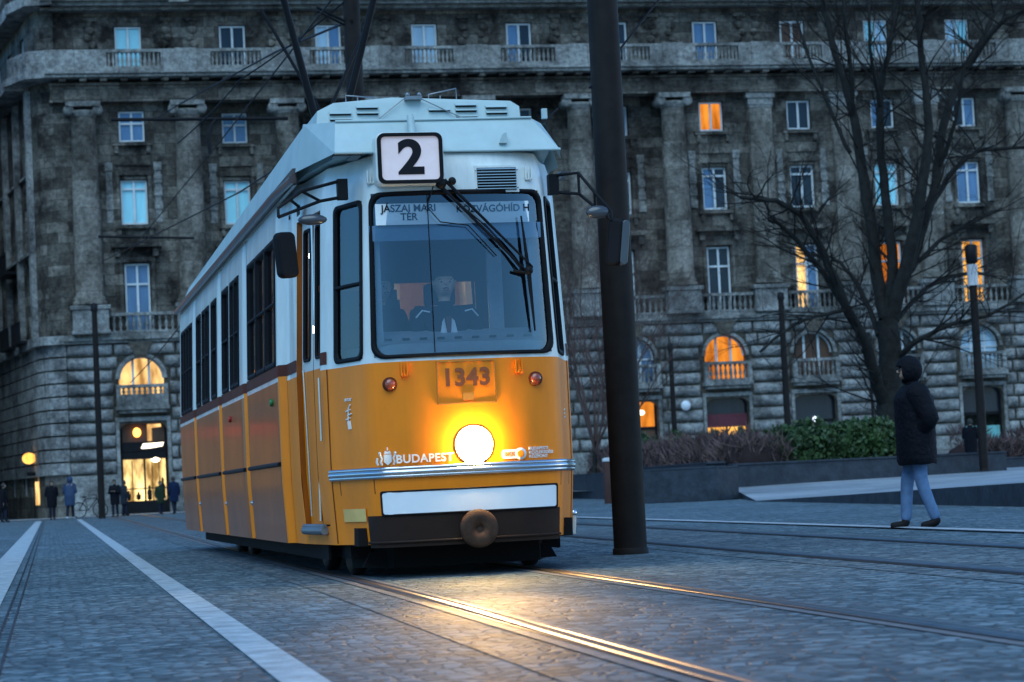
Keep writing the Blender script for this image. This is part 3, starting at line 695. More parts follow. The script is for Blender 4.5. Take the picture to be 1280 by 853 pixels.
for a, b, c, d in wh:
    t = MB(); t.box(a+.03, a+.13, .15, .22, c, d); t.box(b-.13, b-.03, .15, .22, c, d); t.box((a+b)/2-.05, (a+b)/2+.05, .15, .22, c, d); t.box(a, b, .15, .22, d-.1, d); t.box(a, b, .15, .22, c+(d-c)*.7, c+(d-c)*.7+.1); t.xform(WM)
    o = t.build('window', WHITEFRAME, bld)
    t = MB(); t.box(a, b, .235, .25, c, d); t.xform(WM); t.build('pane', random.choice([P_DARK, P_BLUE, P_DARK]), o)
for zz, s0, s1 in ((9.06, .6, 3.6), (13.0, 4.6, 7.8), (9.06, 4.6, 7.8)):
    t = MB(); t.box(s0, s1, -.85, 0, zz-.12, zz); t.box(s0, s1, -.84, -.80, zz+.95, zz+1.0)
    n = int((s1-s0)/.16)
    for k in range(n+1): t.box(s0+(s1-s0)*k/n-.012, s0+(s1-s0)*k/n+.012, -.835, -.805, zz, zz+.96)
    t.xform(WM); t.build('iron_balcony', BLACKM, bld)
# glowing panel standing in for the light patches under the lantern
t = MB(); t.box(1.4, 2.6, -.02, .1, .7, 1.9); t.xform(WM); t.build('glow_patch', L_WARM, bld)
p = WM @ Vector((1.6, -.45, 3.1)); t = MB(); t.ball(p, .34, 14, 10, (1, 1, .85)); o = t.build('wall_lantern', glow('amber_lantern', (1, .50, .10), 1.1, .35, 3), bld); o['label'] = 'round amber lantern at the left corner'
t = MB(); t.box(1.4, 1.5, -.6, 0, 2.2, 2.4); t.xform(WM); t.build('lantern_arm', BLACKM, o)

# neighbouring palace across the side street (seen mirrored in the tram's flank)
nb_ = empty('corner_house', (-20, 117, 0), 'dark stone house across the side street, left of the palace corner', 'building')
hs = [(x-.7, x+.7, z, z+2.1) for x in [-9.5-3.4*k for k in range(9)] for z in (5.5, 9.4, 13.3, 17.2, 21.0)]+[(x-1.2, x+1.2, .3, 3.6) for x in [-10-4*k for k in range(7)]]
mb = MB(); wall_grid(mb, -41, -7.5, 0, 25, 116.5, hs, .3); mb.add([(-7.5, 116.5, 0), (-8, 150, 0), (-8, 150, 25), (-7.5, 116.5, 25)], [(0, 1, 2, 3)]); mb.add([(-41, 116.5, 25), (-7.5, 116.5, 25), (-8, 150, 26), (-41, 150, 26)], [(0, 1, 2, 3)]); mb.build('wall', STONE_D, nb_)
mb = MB(); 
for z in (4.6, 24.4): mb.box(-41, -7.3, 116.0, 116.6, z, z+.5)
mb.build('cornice', STONE_L, nb_)
for k, (a, b, c, d) in enumerate(hs):
    lit = c < 1; fo = MB(); fo.box(a, b, 116.66, 116.7, c, d)
    fo.build('shop_window' if lit else 'window_pane', (P_DARK if k % 3 else L_YELLOW) if lit else (P_DARK if k % 7 else L_ORANGE), nb_)

for x in (-9.0, -16.5, -25): MB().box(x-.8, x+.8, 115.9, 116.1, 3.7, 4.2).build('red_sign', MATS.get('red_sign_light') or glow('red_sign_light', (1, .05, .03), 2.0), nb_)
# ------------------------------------------------------------------ the tram (local: x right, y back, origin at front centre on the ground)
tram = empty('tram', (0, 0, 0), 'yellow and white articulated tram with a number 2 box and one glaring headlight', 'tram')
LEN = 14.4
half = [(0, 0), (.18, .004), (.36, .018), (.52, .048), (.64, .09), (.71, .135), (.755, .19), (.785, .26), (.90, .62), (.955, .76), (1.0, .84), (1.10, 1.82), (1.105, 2.40), (1.17, 2.47), (1.17, 5.22), (1.10, 5.26), (1.10, 5.42), (1.17, 5.52), (1.17, 8.02), (1.10, 8.06), (1.10, 8.22), (1.17, 8.32), (1.17, 11.6), (1.10, 11.65), (1.10, 11.8), (1.17, 11.9), (1.17, LEN)]
cum = [0]
for a, b in zip(half, half[1:]): cum.append(cum[-1]+math.dist(a, b))
SMAX = cum[-1]
def plan(s):
    sg = -1 if s < 0 else 1; s = min(abs(s), SMAX)
    for i in range(len(cum)-1):
        if s <= cum[i+1]+1e-9:
            t = (s-cum[i])/(cum[i+1]-cum[i]); a, b = half[i], half[i+1]
            return sg*(a[0]+(b[0]-a[0])*t), a[1]+(b[1]-a[1])*t
def S_at_y(y):          # path length where the side reaches y
    lo, hi = 0, SMAX
    for _ in range(50):
        m = (lo+hi)/2
        if plan(m)[1] < y: lo = m
        else: hi = m
    return lo
def S_at_x(x):
    lo, hi = 0, cum[10]
    for _ in range(50):
        m = (lo+hi)/2
        if plan(m)[0] < x: lo = m
        else: hi = m
    return lo
def nrm(s):
    a = Vector(plan(s-.03)); b = Vector(plan(s+.03)); d = (b-a).normalized(); n = Vector((d.y, -d.x)); return n
def inset(z, front):
    o = 0
    if z > 1.66: o += .045*(z-1.66)
    if z > 2.98: o += .30*(z-2.98)**2*1.6
    if z < .82: o += (.82-z)*.07
    return o*(1 if front else .75)
def PT(s, z, out=0):
    x, y = plan(s); sc = 1-min(.6, inset(z, True)*.55)/1.1*0
    fr = abs(s) < cum[11]
    n = nrm(s); k = inset(z, fr)-out
    return (x-n.x*k, y-n.y*k, z)
def shell(s0, s1, z0, z1, holes=(), out=0, ds=.12, dz=.2):
    mb = MB(); ss = {s0, s1}; zz = {z0, z1}
    for c in cum:
        for q in (c, -c):
            if s0 < q < s1: ss.add(q)
    for h in holes: ss |= {h[0], h[1]}; zz |= {h[2], h[3]}
    ss = sorted(x for x in ss if s0-1e-6 <= x <= s1+1e-6); zz = sorted(z for z in zz if z0-1e-6 <= z <= z1+1e-6)
    def fine(a, d):
        r = [a[0]]
        for p, q in zip(a, a[1:]):
            n = max(1, math.ceil((q-p)/d)); r += [p+(q-p)*k/n for k in range(1, n+1)]
        return r
    ss = fine(ss, ds); zz = fine(zz, dz)
    vs = [PT(s, z, out) for z in zz for s in ss]; W = len(ss); fs = []
    for j in range(len(zz)-1):
        for i in range(W-1):
            cs, cz = (ss[i]+ss[i+1])/2, (zz[j]+zz[j+1])/2
            if any(h[0] < cs < h[1] and h[2] < cz < h[3] for h in holes): continue
            fs.append((j*W+i, j*W+i+1, (j+1)*W+i+1, (j+1)*W+i))
    mb.add(vs, fs, True); return mb
def rrect(s0, s1, z0, z1, r, n=6):
    pts = []
    for cx, cz, a0 in ((s1-r, z1-r, 0), (s0+r, z1-r, 90), (s0+r, z0+r, 180), (s1-r, z0+r, 270)):
        for k in range(n+1): a = R(a0+90*k/n); pts.append((cx+r*math.cos(a), cz+r*math.sin(a)))
    return pts
def ring(mb, s0, s1, z0, z1, r, wd_, out=.014, back=-.05):
    """rubber gasket ring round an opening, following the curved shell"""
    def dens(P):
        q = []
        for a, b in zip(P, P[1:]+P[:1]):
            n = max(1, int(math.dist(a, b)/.12)); q += [(a[0]+(b[0]-a[0])*k/n, a[1]+(b[1]-a[1])*k/n) for k in range(n)]
        return q
    cx, cz = (s0+s1)/2, (z0+z1)/2; hx, hz = (s1-s0)/2, (z1-z0)/2
    O = dens(rrect(s0, s1, z0, z1, r)); I = [(cx+(p[0]-cx)*(hx-wd_)/hx, cz+(p[1]-cz)*(hz-wd_)/hz) for p in O]
    n = len(O); vs = [PT(*p, back) for p in O]+[PT(*p, out) for p in O]+[PT(*p, out) for p in I]+[PT(*p, back) for p in I]
    fs = []
    for k in range(n):
        l = (k+1) % n
        for a in range(3): fs.append((a*n+k, a*n+l, (a+1)*n+l, (a+1)*n+k))
    mb.add(vs, fs, True); return mb
def pane_patch(s0, s1, z0, z1, out, m, name, parent):
    return shell(s0, s1, z0, z1, (), out).build(name, m, parent)
SW = S_at_x(.70)
SB0, SB1 = S_at_x(.775), S_at_x(.925)       # slanted cab side windows
D0, D1 = S_at_y(.95), S_at_y(1.80)          # front door
WH = (-SW, SW, 1.70, 2.97)
side_win = []
for (a, b, n) in ((2.68, 5.1, 3), (6.0, 6.95, 2), (7.15, 7.9, 1), (8.6, 9.3, 1), (9.6, 10.6, 2), (10.8, 11.5, 1), (12.2, 14.1, 4)):
    side_win.append((S_at_y(a), S_at_y(b), n))
holes = [WH]
for sg in (-1, 1):
    a, b = sorted((sg*SB0, sg*SB1)); holes.append((a, b, 1.70, 2.93))
    a, b = sorted((sg*D0, sg*D1)); holes.append((a, b, .42, 2.95))
    for s0, s1, n in side_win: a, b = sorted((sg*s0, sg*s1)); holes.append((a, b, 1.80, 2.93))
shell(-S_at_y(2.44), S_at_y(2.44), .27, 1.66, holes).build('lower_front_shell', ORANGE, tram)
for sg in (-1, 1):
    a, b = sorted((sg*S_at_y(2.44), sg*SMAX)); shell(a, b, .27, 1.72, holes, ds=.5).build('side_panel', ORANGE_DIM, tram)
    a, b = sorted((sg*S_at_y(.8), sg*SMAX)); shell(a, b, 1.70, 1.80, [h for h in holes if h[2] < 1], out=.004, ds=.5).build('waist_stripe', BROWN, tram)
shell(-SMAX, SMAX, 1.66, 3.27, holes, ds=.3, dz=.07).build('upper_shell', CREAM, tram)
for sg in (-1, 1):
    for y in (2.395, 5.40, 8.20, 11.78):
        a, b = sorted((sg*S_at_y(y), sg*(S_at_y(y)+.155))); shell(a, b, .272, 1.70, (), .004, ds=.04).build('lit_reveal', ORANGE, tram)  # reveal strips in the brighter front orange, painting the light they catch
# roof deck
mb = MB(); ss = [i*.1-3 for i in range(61)]; top = [PT(s, 3.27) for s in [-SMAX, -6, -4]+ss+[4, 6, SMAX]]
mb.add(top+[(p[0]*.93, min(LEN, p[1]+.08), 3.305) for p in top], [(i, i+1, i+1+len(top), i+len(top)) for i in range(len(top)-1)], True)
mb.add([(p[0]*.93, min(LEN, p[1]+.08), 3.305) for p in top], [tuple(range(len(top)))]); mb.prism_xy([(-.86, .30), (.80, .30), (.98, 1.4), (1.04, 2.3), (1.04, LEN-.05), (-1.04, LEN-.05), (-1.04, 2.3), (-1.0, 1.4)], 3.30, 3.42); mb.build('roof_deck', ROOFW, tram)
mb = MB(); mb.box(-1.1, 1.1, LEN-.02, LEN, .3, 3.27); mb.build('rear_wall', CREAM, tram)
# gaskets and panes
g = MB(); ring(g, -SW-.02, SW+.02, 1.685, 2.975, .11, .030, .014); wsg = g.build('windscreen_gasket', RUBBER, tram)
ws = shell(-SW-.01, SW+.01, 1.69, 2.98, (), -.012, ds=.1).build('windscreen', GLASS, tram)
for sg in (-1, 1):
    a, b = sorted((sg*SB0, sg*SB1)); g = MB(); ring(g, a-.01, b+.01, 1.69, 2.94, .06, .035, .012)
    mid = [PT(a+(b-a)*t, 2.29) for t in (0, .5, 1)]; g.tube(mid, .016, 6)
    o = g.build('cab_side_window', RUBBER, tram); pane_patch(a, b, 1.70, 2.93, -.01, SGLASS, 'pane', o)
    for s0, s1, n in side_win:
        a, b = sorted((sg*s0, sg*s1)); o = None; g = MB()
        for k in range(n):
            p, q = a+(b-a)*k/n, a+(b-a)*(k+1)/n; ring(g, p+.005, q-.005, 1.805, 2.925, .05, .04, .012)
            g.tube([PT(p+.02, 2.36), PT(q-.02, 2.36)], .014, 6)
        o = g.build('side_window', RUBBER, tram); pane_patch(a, b, 1.81, 2.92, -.02, SGLASS, 'pane', o)
    # folding door: leaves with narrow panes
    a, b = sorted((sg*D0, sg*D1)); dm = (a+b)/2
    for p, q in ((a+.01, dm-.008), (dm+.008, b-.01)):
        hs = [(p+.09, q-.09, 1.78, 2.86)]
        d = shell(p, q, .43, 1.69, (), -.045).build('door_leaf', ORANGE, tram)
        u = shell(p, q, 1.69, 2.94, hs, -.045).build('upper_leaf', CREAM, d)
        g = MB(); 
        def PT2(s, z, o_=0): return PT(s, z, o_-.045)
        ring(g, p+.08, q-.08, 1.77, 2.87, .045, .022, -.033, -.06); g.build('door_gasket', RUBBER, d)
        pane_patch(p+.09, q-.09, 1.78, 2.86, -.05, SGLASS, 'pane', d)
    g = MB(); g.tube([PT(dm, .46, -.03), PT(dm, 2.9, -.03)], .012, 6); g.tube([PT(dm+.17*sg, .5, .0), PT(dm+.17*sg, 1.7, .0)], .009, 6); g.build('door_seal', CHROME if sg < 0 else RUBBER, tram)
    g = MB(); pts = [PT(a+.06+(b-a-.14)*k/6, .385, .03) for k in range(7)]; g.tube(pts, .035, 8); g.tube([(p[0], p[1], p[2]+.035) for p in pts], .02, 6)
    if sg < 0: g.build('door_step', GREYM, tram)
    j = MB()
    for q in (a, b):
        zz = [.42, 1.0, 1.7, 2.3, 2.95]; vs = [PT(q, z, 0) for z in zz]+[tuple(Vector(PT(q, z, 0))-Vector((*(nrm(q)*.09), 0))) for z in zz]
        j.add(vs, [(k, k+1, k+6, k+5) for k in range(4)])
    vs = [PT(a+(b-a)*k/6, 2.95, 0) for k in range(7)]+[PT(a+(b-a)*k/6, 2.95, -.09) for k in range(7)]; j.add(vs, [(k, k+1, k+8, k+7) for k in range(6)])
    j.build('door_jamb', ORANGE_DIM, tram)
    bk_ = shell(a, b, .43, 2.94, [(a+.10, b-.10, 1.78, 2.86)], -.075).build('door_backing', RUBBER, tram)
    # side rub rail and small door lamps
    g = MB(); 
    for y0, y1 in ((2.55, 5.15), (5.6, 7.95), (8.4, 11.55), (12, 14.3)): g.tube([PT(sg*S_at_y(y0), .95, .012), PT(sg*S_at_y(y1), .95, .012)], .022, 6)
    g.build('rub_rail', BLACKM, tram)
    for y in (5.35, 8.12, 11.75):
        MB().ball(PT(sg*S_at_y(y), .62, .03), .05, 8, 6, (1, 1, .7)).build('step_lamp', CHROME, tram)
    for y in (3.0, 5.32, 7.0, 8.15): MB().lathe(PT(sg*S_at_y(y), 1.5, .01), [(.03, -.02), (.035, 0), (.02, .02)], 8, 'x').build('door_button', mat('green_button' if y == 3.0 else 'red_button', (.02, .2, .06) if y == 3.0 else (.4, .02, .02), .4), tram)
# bumper strip (three ridges), joints
g = MB(); SBm = S_at_y(.80)
for dz, rr in ((-.028, .018), (.0, .024), (.03, .018)):
    g.tube([PT(-SBm+2*SBm*k/40, .815+dz, .01) for k in range(41)], rr, 8)
g.build('bumper_strip', CHROME, tram)
for s in (-SBm, SBm): MB().tube([PT(s, z, -.004) for z in (.28, .8, 1.2, 1.66)], .009, 5).build('panel_joint', BROWN, tram)
for s in (-S_at_x(.93), S_at_x(.93), -S_at_x(.74), S_at_x(.74)): MB().tube([PT(s, z, -.004) for z in (.66, .77)], .007, 5).build('panel_joint', BROWN, tram)
def on(x, z, out=.0):               # point on the front face at half-width x
    return PT(S_at_x(abs(x))*(1 if x >= 0 else -1), z, out)
# white light panel above the coupler skirt
g = shell(-S_at_x(.685), S_at_x(.67), .497, .665, (), .026, ds=.08); g.build('white_panel', WHITEP, tram)
g = MB(); ring(g, -S_at_x(.685)-.012, S_at_x(.67)+.012, .485, .677, .02, .014, .03, 0); g.build('panel_edge', RUBBER, tram)
g = shell(-S_at_x(.79), S_at_x(.71), .245, .49, (), .016, ds=.08)
pts = [PT(-S_at_x(.79)+(S_at_x(.79)+S_at_x(.71))*k/20, .285, .022) for k in range(21)]; g.tube(pts, .012, 6)
g.build('coupler_skirt', mat('dark_brown_skirt', (.028, .016, .012), .5), tram)
c = on(.02, .36, .06); g = MB(); g.lathe(c, [(.028, -.045), (.030, -.062), (.125, -.055), (.147, -.04), (.147, -.0), (.12, .015), (.05, .02), (.05, .3)], 36, 'y'); g.build('buffer_disc', mat('worn_buffer', (.055, .030, .020), .6, 0, .4, 14, spec=.3), tram)
# headlight
c = on(.02, 1.0, .0)
g = MB(); g.lathe(c, [(.150, .0), (.152, -.012), (.145, -.02), (.14, -.012), (.14, 0)], 32, 'y'); hl = g.build('headlight', CHROME, tram)
LAMP = glow('headlight_glass', (1.0, .68, .27), 150)
g = MB(); n = 28; prof = [(.142*math.sin(PI/2*k/7)+.0005, -.012-.075*math.cos(PI/2*k/7)) for k in range(8)]; g.lathe(c, prof, n, 'y'); g.build('lamp_glass', LAMP, hl)
sp = bpy.data.lights.new('headlight_beam', 'SPOT'); sp.energy = 340; sp.spot_size = R(25); sp.spot_blend = 1; sp.color = (1, .58, .22); sp.shadow_soft_size = .10
spo = bpy.data.objects.new('headlight_beam', sp); COL.objects.link(spo); spo.parent = hl; spo.location = (c[0], c[1]-.16, c[2]); spo.rotation_euler = (R(82), 0, R(170)) 
# marker lamps and lamp brackets
RED = mat('marker_red', (.30, .05, .012), .25, coat=1, noise=.3, scale=20)
for x in (-.595, .535):
    c = on(x, 1.49, .012); g = MB(); g.lathe(c, [(.055, .02), (.055, -.01), (.046, -.018)], 20, 'y'); o = g.build('marker_lamp', BROWN, tram)
    MB().ball((c[0], c[1]-.014, c[2]), .043, 14, 8, (1, .5, 1)).build('lens', RED, o)
for x, z in ((-.49, 1.60), (.40, 1.59), (-.835, 3.10), (.60, 3.10)):
    if abs(x) > .8: x = -.70
    c = on(x, z, .012); g = MB(); g.box(c[0]-.028, c[0]-.018, c[1]-.03, c[1]+.01, z-.05, z+.05); g.box(c[0]+.018, c[0]+.028, c[1]-.03, c[1]+.01, z-.05, z+.05); g.box(c[0]-.028, c[0]+.028, c[1]-.014, c[1]+.0, z-.055, z-.03)
    g.tube([(c[0], c[1]-.02, z-.05), (c[0], c[1]-.02, z+.01)], .008, 6)
    g.build('lamp_bracket', ORANGE if z < 2 else CREAM, tram)
# number plate hatch
def fy(x, z, o=0): return on(x, z, o)[1]
g = MB(); 
for a, b, c_, d in ((-.245, .215, 1.640, 1.650), (-.245, .215, 1.315, 1.325)): g.box(a, b, fy(0, 1.5)-.006, fy(.2, 1.5)+.01, c_, d)
for a in (-.245, .209): g.box(a, a+.008, fy(0, 1.5)-.004, fy(.24, 1.5)+.01, 1.325, 1.640)
g.box(-.05, .04, fy(0, 1.4)-.010, fy(0, 1.4)+.01, 1.345, 1.40)
g.build('number_hatch', mat('hatch_orange_edge', (.42, .17, .015), .5), tram)
DIG = mat('brown_lettering', (.20, .055, .012), .5); WL_ = mat('white_lettering', (.75, .74, .70), .5); BKT = mat('black_lettering', (.012, .012, .015), .5)
text_part('number_lettering', '1343', .185, -.015, fy(0, 1.52)-.006, 1.515, DIG, tram, bold=.006, sx=1.0, spacing=1.05)
# livery lettering: crest, city name, operator mark
text_part('livery_lettering', 'BUDAPEST', .088, -.365, fy(.35, .91, .012), .912, WL_, tram, bold=.0022, rz=-.055, spacing=1.08)
g = MB(); yy = fy(.63, .91, .012)-.004; cx = -.64
g.prism_xz([(cx-.03, .955), (cx+.03, .955), (cx+.03, .90), (cx, .872), (cx-.03, .90)], yy, yy+.004)
g.prism_xz([(cx-.028, .96), (cx-.02, .985), (cx, .975), (cx+.02, .985), (cx+.028, .96)], yy, yy+.004)
g.box(cx-.004, cx+.004, yy, yy+.004, .985, 1.01)
for sg in (-1, 1):
    g.tube([(cx+sg*.045, yy, .875), (cx+sg*.055, yy, .90), (cx+sg*.045, yy, .925), (cx+sg*.06, yy, .955)], .009, 6)
    g.tube([(cx+sg*.075, yy+.004, .875), (cx+sg*.085, yy+.004, .90), (cx+sg*.078, yy+.004, .93)], .009, 6); g.ball((cx+sg*.06, yy, .965), .012, 8, 6)
g.build('crest', WL_, tram)
y1_ = fy(.36, .92, .012)-.003
g = MB(); g.prism_xz([(.235, .895), (.235, .935), (.25, .95), (.36, .95), (.36, .88), (.25, .88)], y1_, y1_+.004); g.lathe((.385, y1_-.001, .915), [(.001, 0), (.046, 0), (.046, .006)], 24, 'y'); lg = g.build('operator_mark', WL_, tram)
text_part('mark_lettering', 'BKK', .045, .30, y1_-.003, .915, ORANGE, tram, bold=.001)
g = MB(); g.lathe((.385, y1_-.004, .915), [(.020, 0), (.028, 0), (.028, .004), (.020, .004)], 20, 'y'); g.build('ring_mark', ORANGE, tram)
text_part('operator_lettering', 'BUDAPESTI\nKÖZLEKEDÉSI\nKÖZPONT', .034, .455, fy(.50, .92, .012)-.004, .92, WL_, tram, align='LEFT', rz=.26, bold=.0006, lines=.9)
# side emblem on the slanted cab corner
sm = -(SB0+SB1)/2-.03; n = nrm(sm); rz_ = math.atan2(n.x, -n.y)
def emb(s, z, out=.006): return PT(s, z, out)
g = MB()
for k, (a, b) in enumerate((( -.05, .03), (-.02, .05), (-.05, .02))):
    z = 1.31-k*.032; g.tube([emb(sm+a, z), emb(sm+b, z+.012)], .006, 5)
for a in (-.02, 0, .02): g.tube([emb(sm+a, 1.235), emb(sm+a+.012, 1.17)], .006, 5)
g.tube([emb(sm+.03, 1.36), emb(sm+.0, 1.33), emb(sm-.01, 1.24)], .007, 5); g.build('side_emblem', WL_, tram)
e = emb(sm, 1.40); text_part('emblem_lettering', 'BKV ZRT', .03, e[0], e[1], 1.40, WL_, tram, rz=rz_, bold=.0008)
sm2 = S_at_y(.45)+.02
g = MB()
for k in range(3): g.tube([PT(sm2-.03, 1.25-k*.03, .006), PT(sm2+.03, 1.26-k*.03, .006)], .006, 5)
g.build('side_emblem', WL_, tram)
# ventilation grille above the windscreen
cx, cz = .315, 3.055
g = MB(); yb = fy(.3, 3.06); g.box(cx-.175, cx+.175, yb-.012, yb+.03, cz-.105, cz+.105); gr = g.build('vent_grille', CREAM, tram)
g = MB(); g.box(cx-.155, cx+.155, yb-.016, yb+.02, cz-.088, cz+.088); g.build('dark_backing', BLACKM, gr)
g = MB()
for k in range(8): z = cz-.077+k*.022; g.add([(cx-.155, yb-.032, z-.004), (cx+.155, yb-.032, z-.004), (cx+.155, yb-.018, z+.010), (cx-.155, yb-.018, z+.010)], [(0, 1, 2, 3)]); g.box(cx-.155, cx+.155, yb-.034, yb-.028, z-.005, z+.001)
for sg in (-1, 1):
    for zz in (-.07, .07): g.ball((cx+sg*.166, yb-.014, cz+zz), .007, 6, 4)
g.build('louvre', CHROME, gr)
# line number box
cx, cz, sw, sh = -.375, 3.215, .265, .205
def rr_poly(cx, cz, a, b, r, n=5): return [(cx+p[0], cz+p[1]) for p in rrect(-a, a, -b, b, r, n)]
yb = fy(.3, 3.1)-.10
g = MB(); g.prism_xz(rr_poly(cx, cz, sw, sh, .06), yb, yb+.30); nb = g.build('line_number_box', CREAM, tram, .012)
g = MB(); O = rr_poly(cx, cz, sw-.012, sh-.010, .055); I = rr_poly(cx, cz, sw-.04, sh-.036, .035); n = len(O)
g.add([(x, yb-.028, z) for x, z in O]+[(x, yb-.028, z) for x, z in I]+[(x, yb-.0, z) for x, z in O]+[(x, yb-.0, z) for x, z in I], [(k, (k+1) % n, (k+1) % n+n, k+n) for k in range(n)]+[(k, (k+1) % n, (k+1) % n+2*n, k+2*n) for k in range(n)]+[(k+n, (k+1) % n+n, (k+1) % n+3*n, k+3*n) for k in range(n)]); g.build('box_frame', RUBBER, nb)
g = MB(); g.prism_xz(I, yb-.010, yb+.004); fm = mat('number_face', (.66, .60, .62), .4, noise=.12, scale=5, emit=(.9, .72, .74), es=.10); g.build('number_face', fm, nb)
text_part('line_number', '2', .36, cx+.005, yb-.014, cz-.005, BKT, nb, bold=.013, sx=1.12)
# destination card and dashboard
yb = fy(0, 2.8)+.075
g = MB(); g.box(-.64, .57, yb, yb+.006, 2.72, 2.885); dc = g.build('destination_card', mat('card_white', (.85, .88, .88), .6, noise=.04), tram)
text_part('destination_lettering', 'JÁSZAI MARI\nTÉR', .078, -.38, yb-.004, 2.812, BKT, dc, bold=.0012, lines=.85)
text_part('destination_lettering', 'KÖZVÁGÓHÍD H', .076, .285, yb-.004, 2.83, BKT, dc, bold=.0012)
g = MB(); g.prism_xy([(-.69, .20), (-.3, .09), (.3, .09), (.69, .20), (.84, .75), (-.84, .75)], 1.60, 1.80); g.add([(-.66, .16, 1.80), (.66, .16, 1.80), (.70, .62, 1.93), (-.70, .62, 1.93)], [(0, 1, 2, 3)]); db = g.build('dashboard', INTER, tram)
g = MB()
for k in range(9): x = -.56+k*.138; zz = 1.83; g.prism_xz(rr_poly(x, 1.845-.0, .028, .008, .006, 3), .262, .285)
g.build('air_slot', BLACKM, db)
# cab interior
g = MB(); g.box(-.92, -.25, 1.62, 1.66, 1.2, 2.35); g.box(.42, .95, 1.62, 1.66, 1.2, 2.9); g.box(-.95, .95, 1.58, 1.63, 2.40, 3.2); g.build('cab_partition', INTERD, tram)
g = MB(); g.prism_xy([(-.66, .3), (.66, .3), (.98, 1.9), (1.04, 2.5), (1.04, LEN-.1), (-1.04, LEN-.1), (-1.04, 2.5), (-.98, 1.9)], .34, .38); g.prism_xy([(-.6, .35), (.6, .35), (.93, 1.9), (.98, 2.5), (.98, LEN-.1), (-.98, LEN-.1), (-.98, 2.5), (-.93, 1.9)], 3.18, 3.22); g.build('floor_and_ceiling', INTER, tram)
g = MB(); g.box(-.69, .69, .16, .19, 2.60, 2.72); g.build('sun_blind', mat('blue_blind', (.10, .20, .32), .6), tram)
g = MB(); g.box(.38, .50, .9, .95, 1.6, 2.6); g.box(-.68, -.60, .25, .3, 1.7, 2.9); g.box(.58, .68, .25, .3, 1.7, 2.9); g.build('cab_post', INTER, tram)
g = MB(); g.box(-.25, .25, .98, 1.10, 1.55, 2.14); g.box(-.13, .13, .99, 1.09, 2.14, 2.34); g.build('driver_seat', INTERD, tram, .04)
INL = glow('interior_lamp_glow', (1, .62, .28), 5.5)
for k in range(7):
    y = 2.2+k*1.75; MB().box(-.09, .09, y, y+.5, 3.12, 3.17).build('interior_lamp', INL, tram)
IND = glow('interior_spot_glow', (1, .90, .75), 30)
for (x, y, z) in ((-.69, 3.5, 2.84), (-.79, 3.5, 2.72), (-.69, 3.5, 2.17)): MB().ball((x, y, z), .045, 10, 6).build('interior_lamp', IND, tram)
g = MB()
for k in range(8):
    y = 2.6+k*1.4
    for sg in (-1, 1): g.box(sg*.55-.22, sg*.55+.22, y, y+.07, .85, 1.75); g.box(sg*.55-.22, sg*.55+.22, y-.42, y, .8, .88)
g.build('passenger_seat', mat('brown_seat', (.22, .08, .03), .6), tram)
g = MB(); g.box(-1.0, -.4, 5.3, 5.34, .5, 3.15); g.box(.4, 1.0, 5.3, 5.34, .5, 3.15); g.build('inner_partition', mat('wood_laminate', (.38, .19, .07), .5), tram)
# wipers
g = MB(); a = Vector(on(-.14, 3.02, .06)); b = Vector(on(.52, 2.33, .05))
for off in (-.012, .03): o_ = Vector((off, 0, off*.9)); g.tube([a+o_, b+o_+Vector((0, 0, .0))], [.014, .009], 8)
g.tube([a+Vector((-.05, 0, -.0)), Vector(on(.22, 2.66, .05)), b+Vector((-.03, 0, -.03))], .006, 6)
g.ball(a, .045, 12, 8); g.ball(a+Vector((.09, 0, .015)), .032, 10, 8); g.ball(b, .035, 10, 8)
g.tube([b+Vector((-.12, 0, .0)), b+Vector((-.02, 0, -.02)), b+Vector((.03, 0, .03))], .012, 6)
wp = g.build('windscreen_wiper', BLACKM, tram)
g = MB(); t_ = Vector(on(.495, 2.76, .035)); m_ = Vector(on(.525, 2.30, .04)); e_ = Vector(on(.545, 1.86, .032)); g.tube([t_, m_, e_], [.006, .018, .007], 8); g.tube([t_+Vector((0, .012, 0)), m_+Vector((0, .016, 0)), e_+Vector((0, .01, 0))], .006, 5); g.build('wiper_blade', RUBBER, wp)
g = MB(); g.tube([a+Vector((-.06, 0, -.02)), a+Vector((-.12, -.01, -.18)), a+Vector((-.02, -.01, -.30)), a+Vector((.2, 0, -.33)), b+Vector((-.25, 0, .12))], .005, 5); g.build('washer_hose', RUBBER, wp)
g = MB(); g.box(-.003, .003, 0, .004, 0, 1); x_ = -.245; y_ = fy(x_, 2.3); 
g = MB(); g.tube([on(x_, z, -.008) for z in (1.72, 2.2, 2.6, 2.95)], .004, 4); g.build('windscreen_joint', RUBBER, ws)
